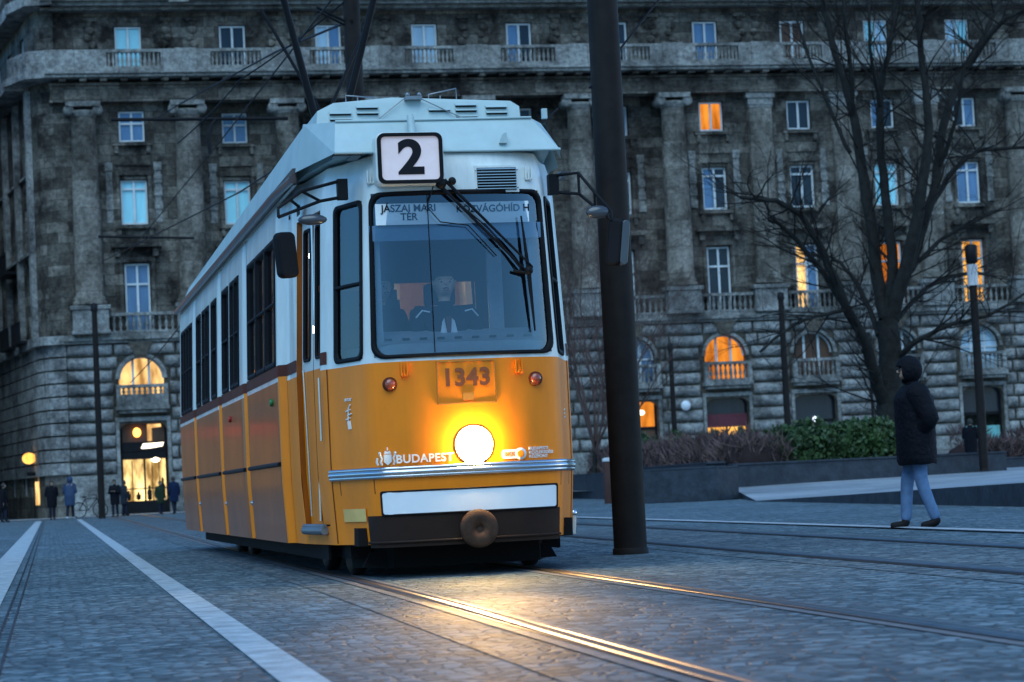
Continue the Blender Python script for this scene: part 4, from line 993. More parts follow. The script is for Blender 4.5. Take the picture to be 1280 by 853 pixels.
# mirrors on both sides
def mirror(sg):
    if sg < 0: A = Vector((-.86, .32, 3.08)); e1 = Vector((-1.20, .15, 2.98)); e2 = Vector((-1.40, .03, 2.86)); low = Vector((-1.05, .22, 2.93)); mc = (-1.345, .02, 2.50); hw, hh = .085, .175
    else: A = Vector((.82, .30, 3.08)); e1 = Vector((.99, .15, 3.08)); e2 = Vector((1.20, .0, 2.77)); low = Vector((1.0, .2, 2.94)); mc = (1.215, .0, 2.53); hw, hh = .06, .185
    g = MB(); r = .013
    g.box(A.x-.04, A.x+.04, A.y-.03, A.y+.05, A.z-.13, A.z+.03)
    g.tube([A+Vector((0, 0, .02)), e1+Vector((0, 0, .02)), e2, e2+Vector((0, 0, -.07))], r, 8)
    g.tube([A+Vector((0, 0, -.11)), low, e2+Vector((0, 0, -.07))], r, 8)
    m1 = e1*.5+(e1)*.5; g.tube([e1+Vector((0, 0, .02)), e1+Vector((0, 0, -.14)) if sg > 0 else low+Vector((-.0, 0, .0))], r*.9, 6)
    g.tube([(e1+e2)/2+Vector((0, 0, .01)), (low+e2)/2+Vector((0, 0, -.02))], r*.9, 6)
    o = g.build('mirror_bracket', BLACKM, tram)
    h = MB(); h.prism_xz(rr_poly(mc[0], mc[2], hw, hh, .045), mc[1]-.02, mc[1]+.06); 
    h.xform(Matrix.Translation(mc) @ Matrix.Rotation(R(7 if sg > 0 else -4), 4, 'Y') @ Matrix.Rotation(R(-30*sg), 4, 'Z') @ Matrix.Translation(-Vector(mc)))
    m = h.build('mirror_housing', RUBBER, o, .02)
    if sg > 0:
        h = MB(); h.prism_xz(rr_poly(mc[0]+.075, mc[2], .03, hh*.95, .03), mc[1]-.05, mc[1]+.04); h.xform(Matrix.Translation(mc) @ Matrix.Rotation(R(7), 4, 'Y') @ Matrix.Translation(-Vector(mc))); h.build('mirror_back', mat('mirror_shell', (.05, .055, .065), .3, coat=.5), o, .02)
    h = MB(); cc = (1.10, .02, 2.77) if sg > 0 else (-1.13, .12, 2.775); h.ball(cc, .095, 16, 8, (1.05, .4, .55) if sg > 0 else (1.2, .5, .45)); h.build('round_mirror', mat('mirror_shell', (.05, .055, .065), .3, coat=.5), o)
mirror(-1); mirror(1)
# small door hardware, grab rails
g = MB(); g.tube([PT(-S_at_y(.88), 1.1, .03), PT(-S_at_y(.88), 1.6, .03)], .010, 6); g.build('grab_rail', CHROME, tram)
g = MB(); g.box(-1.06, -1.055, 1.45, 1.62, 2.98, 3.06); g.build('small_side_sign', BLACKM, tram)
s5 = S_at_y(2.1); e = PT(-s5, 3.03, .006); text_part('side_sticker', 'BKK', .05, e[0]-.002, e[1], 3.03, BKT, tram, rz=math.atan2(nrm(-s5).x, -nrm(-s5).y))
g = MB(); c = PT(S_at_y(1.2), .36, .05); g.tube([(c[0], c[1], .25), (c[0]+.01, c[1], .40)], .03, 8); g.ball((c[0]+.01, c[1], .42), .035, 8, 6); g.build('side_reflector', CHROME, tram)
g = MB(); c = PT(-S_at_x(.80), .45, .008); pc = [PT(-S_at_x(.80)-.10*k, z, .010) for k in (0, 1) for z in (.38, .55)]; 
shell(-S_at_x(.92), -S_at_x(.80), .45, .55, (), .012).build('towing_cover', mat('pale_orange_cover', (.78, .48, .14), .5), tram)
# roof equipment: front fairing, long side fairings, louvred box
g = MB()
fz0, fz1 = 3.28, 3.56
V = [(-.94, .10, fz0), (.84, .10, fz0), (.66, .28, fz1+.0), (-.90, .28, fz1-.01),       # front face
     (-1.10, 1.25, 3.30), (-1.05, 1.05, 3.66), (1.0, .75, 3.30), (.86, .80, 3.60)]
g.add(V, [(0, 1, 2, 3), (0, 3, 5, 4), (1, 6, 7, 2), (3, 2, 7, 5)])
V2 = [(-1.10, 1.25, 3.30), (-1.10, LEN, 3.30), (-.98, LEN, 3.56), (-1.04, 1.05, 3.65), (1.10, 1.25, 3.30), (1.10, LEN, 3.30), (.98, LEN, 3.56), (.90, .8, 3.60)]
g.add(V2, [(0, 1, 2, 3), (4, 7, 6, 5), (3, 2, 6, 7), (1, 5, 6, 2)])
rf = g.build('roof_fairing', ROOFW, tram)
g = MB(); g.tube([(-.94, .09, fz0+.002), (.84, .09, fz0+.002)], .012, 6); g.tube([(-.90, .27, fz1-.005), (.66, .27, fz1+.005)], .010, 6)
g.box(.76, .80, .3, .34, 3.56, 3.64); g.prism_xz([(.36, 3.34), (.42, 3.34), (.42, 3.42), (.40, 3.42)], .10, .2); g.tube([(-.32, .14, 3.4), (-.32, .2, 3.58)], .03, 8)
g.build('fairing_fittings', ROOFW, rf)
g = MB(); g.tube([(-1.135, 1.2, 3.235), (-1.17, 2.2, 3.235), (-1.17, LEN, 3.235)], .035, 8); g.tube([(1.135, 1.2, 3.235), (1.17, LEN, 3.235)], .035, 8); g.box(-1.12, -1.09, 1.3, LEN, 3.20, 3.34); g.build('roof_gutter', mat('dark_gutter', (.05, .03, .028), .35, coat=.6), tram)
g = MB(); g.box(-.93, -.72, .22, .34, 3.275, 3.30); g.box(-.80, -.72, .2, .45, 3.27, 3.33); g.build('roof_bracket', GREYM, tram)
bx0, bx1 = -.86, .86; y0, y1 = 1.5, 3.7
g = MB()
g.add([(bx0-.03, y0, 3.62), (bx1, y0, 3.62), (bx1, y0+.06, 3.87), (bx1-.07, y0+.08, 3.92), (-.22, y0+.10, 3.965), (bx0+.14, y0+.08, 3.92), (bx0, y0+.06, 3.85),
       (bx0-.03, y1, 3.62), (bx1, y1, 3.62), (bx1, y1, 3.87), (bx1-.07, y1, 3.92), (-.22, y1, 3.965), (bx0+.14, y1, 3.92), (bx0, y1, 3.85)],
      [(0, 1, 2, 3, 4, 5, 6), (7, 13, 12, 11, 10, 9, 8), (0, 6, 13, 7), (6, 5, 12, 13), (5, 4, 11, 12), (4, 3, 10, 11), (3, 2, 9, 10), (2, 1, 8, 9)])
rb = g.build('roof_unit', ROOFW, tram)
for x, zs in ((-.67, (3.72, 3.77, 3.82)), (-.44, (3.82, 3.87)), (-.16, (3.705,)), (.08, (3.705,)), (.17, (3.84,)), (.40, (3.72, 3.78, 3.835, 3.88)), (.66, (3.76, 3.81, 3.86))):
    for z in zs:
        g = MB(); gd = MB(); yy = y0+(z-3.62)*.26; g.add([(x-.09, yy-.035, z), (x+.09, yy-.035, z), (x+.095, yy+.004, z+.024), (x-.095, yy+.004, z+.024), (x-.09, yy, z), (x+.09, yy, z)], [(0, 1, 2, 3), (0, 3, 4), (1, 5, 2)])
        gd.box(x-.088, x+.088, yy-.008, yy+.003, z-.010, z); g.build('louvre', ROOFW, rb); gd.build('louvre_slot', BLACKM, rb)
for x in (-.45, .26):
    g = MB()
    g.tube([(x-.13, y0+.3, 3.93), (x-.13, y0+.3, 4.02), (x+.11, y0+.3, 4.0 if x < 0 else 4.07), (x+.11, y0+.3, 3.93)], .007, 6); g.tube([(x-.03, y0+.3, 3.93), (x-.03, y0+.3, 4.01)], .006, 6); g.build('roof_handrail', GREYM, rb)
g = MB()
g.tube([(-.12, y0+.05, 3.95), (-.5, y0+.0, 3.66)], .005, 5); g.tube([(-.0, y0+.05, 3.95), (.45, y0+.0, 3.72)], .005, 5); g.box(-.12, .02, y0+.0, y0+.12, 3.93, 3.96); g.ball((-.10, y0+.03, 3.975), .02, 8, 6); g.ball((0, y0+.03, 3.975), .02, 8, 6)
g.build('roof_catch', GREYM, rb)
# pantograph
g = MB(); py = 7.0
g.box(-.5, .5, py-.5, py+.5, 3.60, 3.68)
for sx in (-.35, .35):
    for sy in (-.4, .4): g.lathe((sx, py+sy, 3.68), [(.05, 0), (.08, .03), (.05, .06), (.08, .09), (.05, .12)], 10)
g.box(-.45, .45, py-.42, py+.42, 3.80, 3.86)
pb = g.build('pantograph_base', BLACKM, tram)
g = MB()
for sx in (-1, 1):
    g.tube([(sx*.10, py-.05, 3.86), (sx*.16, py-.12, 4.67), (sx*.50, py-.45, 5.95)], [.045, .042, .035], 8)
    g.tube([(sx*.05, py+.15, 3.9), (-sx*.10, py+.2, 4.5), (sx*.62, py+.45, 5.95)], [.02, .02, .018], 8)
g.tube([(-.55, py-.45, 5.95), (.55, py-.45, 5.95)], .03, 8); g.tube([(-.18, py-.1, 4.55), (.18, py-.1, 4.55)], .025, 8); g.tube([(-.22, py-.1, 4.75), (.22, py-.1, 4.75)], .015, 6)
for sx in (-1, 1): g.tube([(sx*.5, py-.45, 5.95), (sx*.35, py, 6.5)], .025, 6)
g.build('pantograph_arms', BLACKM, pb)
g = MB(); g.tube([(-.75, py, 6.42), (-.55, py, 6.5), (.55, py, 6.5), (.75, py, 6.42)], .03, 8); g.build('contact_shoe', BLACKM, pb)
# underframe and bogies
g = MB(); g.box(-.95, .95, 1.0, LEN-.2, .28, .42); g.box(-.85, .85, .35, 1.2, .26, .40)
for y in (3.6, 6.0, 8.6): g.box(-.9, .9, y, y+1.5, .14, .3)
g.build('underframe', UNDER, tram)
g = MB(); g.prism_xy([(-.55, .55), (.62, .55), (.80, 1.1), (-.80, 1.1)], .075, .27); g.build('front_shade_plate', UNDER, tram)  # dark plate added to deepen the shadow beneath the front
for sg in (-1, 1):
    g = MB(); a, b = sorted((sg*.94, sg*.96)); g.box(a, b, 1.3, LEN-.9, .14, .29); g.build('side_shade_plate', UNDER, tram)  # dark plates added to blacken the shaded gap under the flanks
for yb_ in (1.5, 9.6):
    g = MB(); g.box(-.85, -.68, yb_-.7, yb_+1.9, .16, .42); g.box(.68, .85, yb_-.7, yb_+1.9, .16, .42); g.box(-.68, .68, yb_-.55, yb_-.3, .14, .30); g.box(-.7, .7, yb_+.3, yb_+.9, .2, .4)
    g.prism_xz([(-.78, .09), (.78, .09), (.72, .2), (-.72, .2)], yb_-.86, yb_-.80)
    o = g.build('bogie', UNDER, tram)
    for dy in (0, 1.5):
        for sx in (-1, 1):
            h = MB(); h.lathe((sx*.72-.06, yb_+dy-.1, .335), [(.10, 0), (.30, .0), (.33, .02), (.33, .10), (.30, .12), (.1, .12)], 28, 'x'); h.build('wheel', mat('wheel_steel', (.05, .045, .04), .5, .7), o)
# ---- place the tram
tram.location = (3.18, 17.5, 0); tram.rotation_euler = (0, 0, R(.9))
# ------------------------------------------------------------------ people
def skin_obj(name, V, E, Rr, m, parent, sub=2, root=0, mats=None, paint=None):
    me = bpy.data.meshes.new('tmp'); org = parent_loc(parent) if parent else Vector((0, 0, 0))
    me.from_pydata([Vector(v)-org for v in V], E, []); o = bpy.data.objects.new('tmp', me); COL.objects.link(o)
    sk = o.modifiers.new('skin', 'SKIN'); sk.use_smooth_shade = True
    for i, r in enumerate(Rr):
        d = me.skin_vertices[0].data[i]; d.radius = r if isinstance(r, tuple) else (r, r); d.use_root = (i == root)
    ss = o.modifiers.new('sub', 'SUBSURF'); ss.levels = sub; ss.render_levels = sub
    dg = bpy.context.evaluated_depsgraph_get(); dg.update()
    m2 = bpy.data.meshes.new_from_object(o.evaluated_get(dg)); bpy.data.objects.remove(o)
    m2.materials.clear(); m2.materials.append(m); m2.name = name
    for p in m2.polygons: p.use_smooth = True
    r_ = bpy.data.objects.new(name, m2); COL.objects.link(r_)
    if parent: r_.parent = parent
    return r_
def chains(*cs):
    """each chain: list of (point, radius); a chain may start with an index into the vertices so far"""
    V, E, Q = [], [], []
    for c in cs:
        prev = None
        for it in c:
            if isinstance(it, int): prev = it; continue
            V.append(it[0]); Q.append(it[1]); k = len(V)-1
            if prev is not None: E.append((prev, k))
            prev = k
    return V, E, Q
SKIN = mat('skin_tone', (.45, .29, .21), .55, noise=.08); HAIR = mat('grey_brown_hair', (.05, .045, .042), .8)
NAVY = mat('navy_jacket', (.012, .016, .03), .75, noise=.3, scale=8, bump=.3); BLACKC = mat('black_coat', (.006, .007, .011), .75, noise=.4, scale=6, bump=.4)
JEANS = mat('blue_jeans', (.10, .19, .34), .8, noise=.25, scale=10); DJ = mat('dark_trousers', (.015, .02, .035), .8)
BOOT = mat('dark_boots', (.012, .011, .012), .6); BROWNB = mat('brown_shoe_leather', (.10, .065, .05), .6)
def head_on(parent, c, r, face, hair=HAIR, hood=None, skin_m=SKIN, beard=False):
    """facial features and hair; face = direction the head looks"""
    f = Vector(face).normalized(); s = f.cross(Vector((0, 0, 1))).normalized(); c = Vector(c)
    h = MB(); hk = 1.36 if hood else 1.04
    M = Matrix((s, f, Vector((0, 0, 1)))).transposed().to_4x4(); M.translation = c
    h.ball((0, -.18*r, .12*r if hood else .22*r), hk*r, 18, 12, (.90, 1.0, 1.08)); h.xform(M)
    # keep hair off the face
    vs = [Vector(v) for v in h.v]; keep = []
    for fc in h.f:
        q = sum((vs[i] for i in fc), Vector())/len(fc)-c
        if not (q.dot(f) > (.52 if hood else .30)*r and q.z < (.45 if hood else .62)*r): keep.append(fc)
    h2 = MB(); h2.add(h.v, keep, True); h2.build('hair' if not hood else 'hood', hood or hair, parent)
    e = MB()
    for sg in (-1, 1): e.ball(c+f*.86*r+s*sg*.33*r+Vector((0, 0, .05*r)), .10*r, 8, 6)
    e.build('eyes', mat('eye_dark', (.02, .02, .025), .3), parent)
    b = MB()
    for sg in (-1, 1): b.tube([c+f*.90*r+s*sg*.16*r+Vector((0, 0, .26*r)), c+f*.80*r+s*sg*.52*r+Vector((0, 0, .24*r))], .05*r, 5)
    if beard: b.tube([c+f*.86*r+s*-.24*r+Vector((0, 0, -.50*r)), c+f*.95*r+Vector((0, 0, -.44*r)), c+f*.86*r+s*.24*r+Vector((0, 0, -.50*r))], .055*r, 6)
    b.build('eyebrows', hair, parent)
def body_chain(c, r, f):
    """head part of the body skin: neck, skull, jaw, nose, ears"""
    f = Vector(f).normalized(); s = f.cross(Vector((0, 0, 1))).normalized(); c = Vector(c)
    return c, f, s
def hand_chains(wr, d, side, up, idx, k=1.0):
    """palm + five fingers from wrist wr along d"""
    wr = Vector(wr); d = Vector(d).normalized(); side = Vector(side).normalized(); cu = Vector(up).normalized()*-.35
    out = [[idx, (wr+d*.045*k, (.030*k, .016*k)), (wr+d*.085*k, (.032*k, .013*k))]]
    return out, [[(wr+d*.08*k+side*o_*k, .0085*k), (wr+d*(.08+l*.5)*k+side*o_*1.15*k+cu*.02*k, .0082*k), (wr+d*(.08+l)*k+side*o_*1.2*k+cu*.06*k, .0065*k)] for o_, l in ((-.028, .062), (-.010, .078), (.009, .074), (.026, .056))]+[[(wr+d*.03*k-side*.028*k, .010*k), (wr+d*.065*k-side*.055*k, .009*k), (wr+d*.095*k-side*.062*k, .0075*k)]]
def figure(loc, h, face, label, coat, trous, shoe, group=None, stride=.12, hood=None, coatlen=.42, arms='down', cat='person', lean=0, hair=HAIR, bag=None, fat=1.0, skinm=SKIN):
    """a standing or walking adult; h = height, face = yaw of the looking direction"""
    k = h/1.78; root = empty('person', loc, label, cat, group)
    f = Vector((math.sin(face), math.cos(face), 0)); s = Vector((f.y, -f.x, 0)); L = Vector(loc); Z = Vector((0, 0, 1))
    def P(a, b, c): return L+(f*a+s*b+Z*c)*k
    hipz = .93; st = stride
    foot = {1: P(st*1.0, .085, .06), -1: P(-st*1.1, -.085, .07)}
    knee = {1: P(st*.75, .09, .50), -1: P(-st*.10, -.09, .49)}
    hd = P(.05+lean, 0, 1.655)
    ar = {}
    for sg in (1, -1):
        sh = P(lean*.8, sg*.19*fat, 1.42)
        if arms == 'pocket': el = P(-.10, sg*.25*fat, 1.14); wr = P(.02, sg*.13*fat, .97)
        elif arms == 'front': el = P(.04, sg*.25, 1.14); wr = P(.28, sg*.10, 1.20)
        else: el = P(-.03-sg*st*.3, sg*.25, 1.13); wr = P(.06-sg*st*.6, sg*.25, .89)
        ar[sg] = (sh, el, wr)
    cs = [[(P(0, 0, .95), .115*k), (P(lean*.3, 0, 1.15), .105*k), (P(lean*.8, 0, 1.38), .115*k), (P(.0+lean, 0, 1.50), .055*k), (P(.02+lean, 0, 1.57), .058*k), (hd-f*.02*k, .092*k), (hd-f*.01*k+Z*.07*k, .078*k)],
          [5, (hd+f*.055*k-Z*.045*k, .048*k), (hd+f*.075*k-Z*.075*k, .032*k)], [5, (hd+f*.10*k+Z*.0*k, .016*k), (hd+f*.112*k-Z*.012*k, .011*k)]]
    n = 7+2+2
    for sg in (1, -1):
        cs.append([0, (P(0, sg*.09, hipz-.04), .095*k), (knee[sg], .06*k), (foot[sg]+Z*.03*k, .038*k), (foot[sg]+f*.07*k-Z*.02*k, .025*k)])
        cs.append([2, (ar[sg][0], .062*k), (ar[sg][1], .045*k), (ar[sg][2], .032*k)])
    V, E, Q = chains(*cs)
    body = skin_obj('body', V, E, [q*.96 if not isinstance(q, tuple) else q for q in Q], skinm, root, 1)
    head_on(root, hd, .105*k, f, hair, hood)
    for sg in (1, -1):
        wr = ar[sg][2]; d = (wr-ar[sg][1]).normalized()
        pl, fg = hand_chains(wr, d, s*sg, f, 0, k)
        V, E, Q = chains([(wr, .028*k), (wr+d*.045*k, (.034*k, .02*k)), (wr+d*.085*k, (.034*k, .016*k))]); skin_obj('hand', V, E, Q, skinm, root, 1)
        for c in fg: V, E, Q = chains(c); skin_obj('finger', V, E, Q, skinm, root, 1)
    # clothing
    g = 1.0
    for sg in (1, -1): pass
    V, E, Q = chains([(P(0, 0, .97), .13*k), (P(0, 0, .90), .12*k)], [1, (P(0, .09, .84), .105*k), (knee[1], .074*k), (foot[1]+Z*.0*k, .060*k)], [1, (P(0, -.09, .84), .105*k), (knee[-1], .074*k), (foot[-1]+Z*.0*k, .060*k)])
    skin_obj('trousers', V, E, Q, trous, root, 2)
    for sg in (1, -1):
        ff = f if sg == 1 else (f+Z*-.12).normalized(); b = foot[sg]-Z*.005*k
        V, E, Q = chains([(b+Z*.06*k, .055*k), (b-Z*.01*k, .055*k), (b+ff*.09*k-Z*.02*k, (.05*k, .036*k)), (b+ff*.17*k-Z*.028*k, (.042*k, .028*k))]); skin_obj('shoe', V, E, Q, shoe, root, 2)
    # coat: lofted body with quilting, sleeves as tapered tubes
    mb = MB(); cl = 1-coatlen*1.0
    zs = [cl+(1.50-cl)*i/22 for i in range(23)]; n = 24; vs = []
    for i, z in enumerate(zs):
        t = (z-cl)/(1.50-cl); a = (.215+.02*math.sin(t*3))*fat*(1.0 if t < .82 else 1.0-(t-.82)*2.7); b = .155*fat*(1 if t < .85 else 1-(t-.85)*3.2)
        q = 1+.028*abs(math.sin(i*PI/2.4)); 
        if i == 0: q *= .96
        for j in range(n):
            th = 2*PI*j/n; vs.append(P(b*math.cos(th)*q+lean*max(0, (z-1)/.4), a*math.sin(th)*q, z+.008*math.sin(5*th)))
    fs = [(i*n+j, i*n+(j+1) % n, (i+1)*n+(j+1) % n, (i+1)*n+j) for i in range(22) for j in range(n)]
    mb.add(vs, fs, True); mb.add(vs[:n], [tuple(range(n))]); mb.add(vs[-n:], [tuple(range(n))])
    co = mb.build('coat', coat, root)
    for sg in (1, -1):
        sh, el, wr = ar[sg]; pts = []; rr = []
        for i in range(13):
            t = i/12; p = sh.lerp(el, t*2) if t < .5 else el.lerp(wr, t*2-1); pts.append(p); rr.append((.092-.032*t)*k*fat*(1+.04*(i % 2)))
        MB().tube([P(0, sg*.13*fat, 1.46)]+pts, [.08*k]+rr, 12).build('sleeve', coat, co)
    V, E, Q = chains([(P(lean, 0, 1.45), .10*k), (P(.01+lean, 0, 1.52), .088*k), (P(.02+lean, 0, 1.575), .078*k)]); skin_obj('collar', V, E, Q, hood or coat, co, 1)
    return root
wk = figure((9.06, 23.4, 0), 1.80, R(-78), 'blurred pedestrian in a long black puffer coat and blue jeans walking left', BLACKC, JEANS, BOOT, stride=.14, hood=BLACKC, coatlen=.33, arms='pocket', fat=1.32)
GP = 'people far off at the foot of the palace'
figure((.11, 105, 0.02), 1.74, R(170), 'distant person in a dark coat, left of the blue hooded one', BLACKC, DJ, BOOT, GP, .05, arms='pocket')
figure((.88, 104.4, 0.02), 1.84, R(20), 'distant person in a blue hooded jacket leaning beside the bicycle', mat('blue_jacket', (.012, .035, .09), .7), DJ, mat('pale_shoes', (.6, .65, .7), .6), GP, .14, hood=mat('blue_jacket', (.012, .035, .09), .7), arms='front', lean=.06)
figure((2.86, 105, 0.02), 1.66, R(200), 'distant person in black standing right of the dark wall post', BLACKC, DJ, BOOT, GP, .08, arms='front')
figure((4.9, 106, 0.02), 1.50, R(150), 'short distant person in a grey green coat before the lit shop', mat('grey_green_coat', (.02, .035, .02), .8), DJ, BOOT, GP, .06)
figure((3.35, 108, 0.02), 1.62, R(60), 'distant person in a grey jacket at the left jamb of the lit shop', mat('slate_jacket', (.02, .025, .035), .8), DJ, BOOT, GP, .06)
figure((5.47, 105, 0.02), 1.66, R(-30), 'distant person in a dark blue coat right of the lit shop', mat('dark_blue_coat', (.008, .018, .05), .8), DJ, BOOT, GP, .10)
figure((6.1, 104, 0.02), 1.62, R(-60), 'distant person with an orange scarf next to the tram rear', BLACKC, DJ, BOOT, GP, .08, hood=mat('orange_scarf', (.5, .12, .03), .8))
figure((-2.0, 105, 0.02), 1.72, R(90), 'dark distant person at the left edge under the amber lantern', BLACKC, DJ, BOOT, GP, .1)
figure((28.95, 70, .38), 1.62, R(40), 'dark figure in pale jeans standing behind the right lamp post', BLACKC, JEANS, BOOT, None, .08, arms='front')
# driver and the passenger behind the windscreen
def seated(loc, label, jacket, hairm, face, hands, tie=False, z_head=2.20, sc=1.0, hood=None):
    root = empty('person', loc, label, 'person'); L = Vector(loc); f = Vector((math.sin(face), math.cos(face), 0)); s = Vector((f.y, -f.x, 0)); Z = Vector((0, 0, 1))
    def P(a, b, c): return L+f*a+s*b+Z*c
    hd = P(.02, 0, .735)
    A = {sg: (P(0, sg*.19, .50), P(.05, sg*.27, .24), P(.30, sg*.16, .16)) for sg in (1, -1)}
    K = {sg: (P(.08, sg*.1, .02), P(.45, sg*.13, .04), P(.42, sg*.12, -.40), P(.55, sg*.12, -.44)) for sg in (1, -1)}
    cs = [[(P(0, 0, .02), .12), (P(0, 0, .25), .12), (P(0, 0, .46), .125), (P(0, 0, .56), .05), (P(0, 0, .62), .05), (hd, (.082, .092)), (hd+Z*.07-f*.01, (.068, .08))], [5, (hd+f*.05-Z*.055, .050), (hd+f*.068-Z*.085, .034)], [5, (hd+f*.092+Z*.0, .017), (hd+f*.108-Z*.018, .013)]]
    for sg in (1, -1): cs.append([2, (A[sg][0], .062), (A[sg][1], .045), (A[sg][2], .030)]); cs.append([0]+[(p, r) for p, r in zip(K[sg], (.09, .06, .042, .035))])
    for sg in (1, -1): cs.append([5, (hd+s*sg*.088+Z*.0, .018), (hd+s*sg*.096+Z*.025-f*.01, .014)])
    V, E, Q = chains(*cs); skin_obj('body', V, E, Q, SKIN, root, 2)
    head_on(root, hd, .098, f, hairm, hood, beard=True)
    m = MB(); m.tube([hd+f*.088+s*-.022-Z*.062, hd+f*.094-Z*.060, hd+f*.088+s*.022-Z*.062], .006, 6); m.build('lips', mat('lips', (.25, .10, .09), .5), root)
    V, E, Q = chains([(P(0, 0, .0), .15), (P(0, 0, .25), .15), (P(0, 0, .44), (.15, .13)), (P(.0, 0, .535), .085)], [2, (P(0, .20, .50), .085), (A[1][1], .066), (A[1][2], .048)], [2, (P(0, -.20, .50), .085), (A[-1][1], .066), (A[-1][2], .048)])
    jk = skin_obj('jacket', V, E, Q, jacket, root, 2)
    V, E, Q = chains([(P(0, 0, .49), .115), (P(.0, 0, .555), .085), (P(.0, 0, .60), .076)]); skin_obj('jacket_collar', V, E, Q, jacket, jk, 2)
    V, E, Q = chains([(P(.0, 0, .03), .13)], [0, (P(.1, .1, .02), .10), (P(.45, .13, .04), .075), (P(.42, .12, -.36), .058)], [0, (P(.1, -.1, .02), .10), (P(.45, -.13, .04), .075), (P(.42, -.12, -.36), .058)]); skin_obj('trousers', V, E, Q, DJ, root, 1)
    for sg in (1, -1):
        wr = A[sg][2]; d = (wr-A[sg][1]).normalized(); pl, fg = hand_chains(wr, d, s*sg, Z, 0)
        V, E, Q = chains([(wr, .026), (wr+d*.045, (.034, .02)), (wr+d*.085, (.034, .016))]); skin_obj('hand', V, E, Q, SKIN, root, 1)
        for c in fg: V, E, Q = chains(c); skin_obj('finger', V, E, Q, SKIN, root, 1)
    if tie:
        g = MB(); w_ = mat('white_shirt_bits', (.7, .72, .75), .6)
        y = .165
        for sg in (1, -1):
            g.add([P(y, sg*.012, .30), P(y, sg*.075, .30), P(y-.005, sg*.05, .42), P(y-.02, sg*.03, .45)], [(0, 1, 2, 3)])
            g.tube([P(.13, sg*.14, .50), P(.12, sg*.20, .515), P(.10, sg*.25, .46)], .007, 5)
        g.build('white_collar_flaps', w_, jk)
        g = MB(); g.add([P(y+.004, -.012, .28), P(y+.004, .012, .28), P(y-.01, .02, .46), P(y-.01, -.02, .46)], [(0, 1, 2, 3)]); g.build('tie', mat('maroon_tie', (.10, .02, .02), .7), jk)
    return root
seated((3.14, 18.18, 1.57), 'tram driver in a dark jacket with white collar flaps, seated behind the windscreen', NAVY, HAIR, R(180), True, True)
seated((2.70, 18.75, 1.60), 'dark hooded person beside the tram driver, left behind the windscreen', BLACKC, HAIR, R(150), True, hood=BLACKC)

# ------------------------------------------------------------------ poles, lamps, wires
def pole(loc, h, r0, r1, label, top=None, tilt=(0, 0), group=None, name='tram_pole', m=POLEM):
    o = empty(name, loc, label, 'pole' if name == 'tram_pole' else 'street lamp', group); x, y, z = loc
    mb = MB(); mb.lathe((x, y, z), [(r0, 0), (r0*.995, h*.25), ((r0+r1)/2, h*.6), (r1, h)], 28); mb.build('shaft', m, o)
    mb = MB(); mb.lathe((x, y, z), [(r0+.012, 0), (r0+.012, .05), (r0, .06)], 28); mb.build('base_collar', m, o)
    return o
pole((5.12, 20.4, 0), 9.0, .150, .125, 'thick dark tapered pole standing close beside the tram on the right')
p2 = pole((4.98, 36.2, 0), 10.5, .15, .13, 'dark pole rising behind the tram roof where the wires meet')
mb = MB()
for z in (8.0, 8.06): mb.tube([(4.98, 36.2, z), (4.4, 36, z+.25)], .02, 6)
mb.build('span_bracket', BLACKM, p2)
GL = 'lamp posts in front of the palace'
def lamp_post(x, y, z, h, label, r=.09, head=False):
    o = pole((x, y, z), h, r*1.25, r, label, name='street_lamp', group=GL)
    mb = MB(); 
    if not head: mb.lathe((x, y, z+h), [(r*1.25, 0), (r*1.3, .06), (r*1.2, .3), (r*.4, .36)], 14); mb.build('lamp_head', BLACKM, o)
    if head:
        mb.lathe((x, y, z+h), [(r, 0), (r*1.6, .04), (r*1.7, .5), (r*1.2, .55)], 14); mb.build('lamp_head', BLACKM, o)
        c = MB(); c.lathe((x, y, z+h-.62), [(r*1.45, 0), (r*1.45, .6)], 14); c.build('lamp_glass', mat('milky_glass', (.5, .5, .52), .4), o)
lamp_post(2.16, 100, 0, 8.8, 'thin lamp post in front of the rounded left corner of the palace', .115)
lamp_post(32.68, 100, 0, 8.3, 'thin lamp post left of the brown arched window', .13)
lamp_post(27.4, 100, 0, 6.2, 'short thin lamp post just right of the thick foreground pole', .10)
lamp_post(26.0, 62, .36, 5.9, 'tall lamp post at the right, behind the terrace, in front of the yellow window', .105, True)
lamp_post(38.2, 104, 0, 6.6, 'slim lamp post just left of the big bare tree', .06)
def wire(pts, r, label, sag=0, group='overhead tram wires'):
    q = []
    for a, b in zip(pts, pts[1:]):
        for k in range(9 if sag else 1):
            t = k/9; p = Vector(a).lerp(Vector(b), t); q.append(p-Vector((0, 0, sag*4*t*(1-t))))
    q.append(Vector(pts[-1])); mb = MB(); mb.tube(q, r, 6)
    return tag(mb.build('overhead_wire', BLACKM), label, 'wire', group)
wire([(3.9, 78, 13.4), (4.29, 70, 12.57), (5.18, 50, 10.29), (4.95, 36, 8.1)], .022, 'span wire from the facade down to the pole behind the roof, with a kink')
wire([(3.0, 88, 9.7), (4.08, 55, 8.87), (4.13, 32, 7.57), (4.2, 22, 6.9)], .016, 'long thin wire crossing the left facade and passing over the pantograph')
wire([(2.3, 90, 9.9), (4.28, 50, 7.24), (4.6, 34, 6.2)], .018, 'lower wire at the left, sloping across the wall between two window rows')
wire([(4.96, 20.4, 4.25), (5.55, 22, 4.76), (6.5, 22.6, 5.8)], .011, 'thin cable sloping up past the thick pole to the right', .0)
wire([(4.1, 21.2, 3.55), (5.02, 22, 4.33)], .009, 'thin cable from the tram roof up to the thick pole')
wire([(1.9, 60, 10.49), (6.46, 60, 10.45)], .05, 'horizontal cross-span tube in front of the left windows')
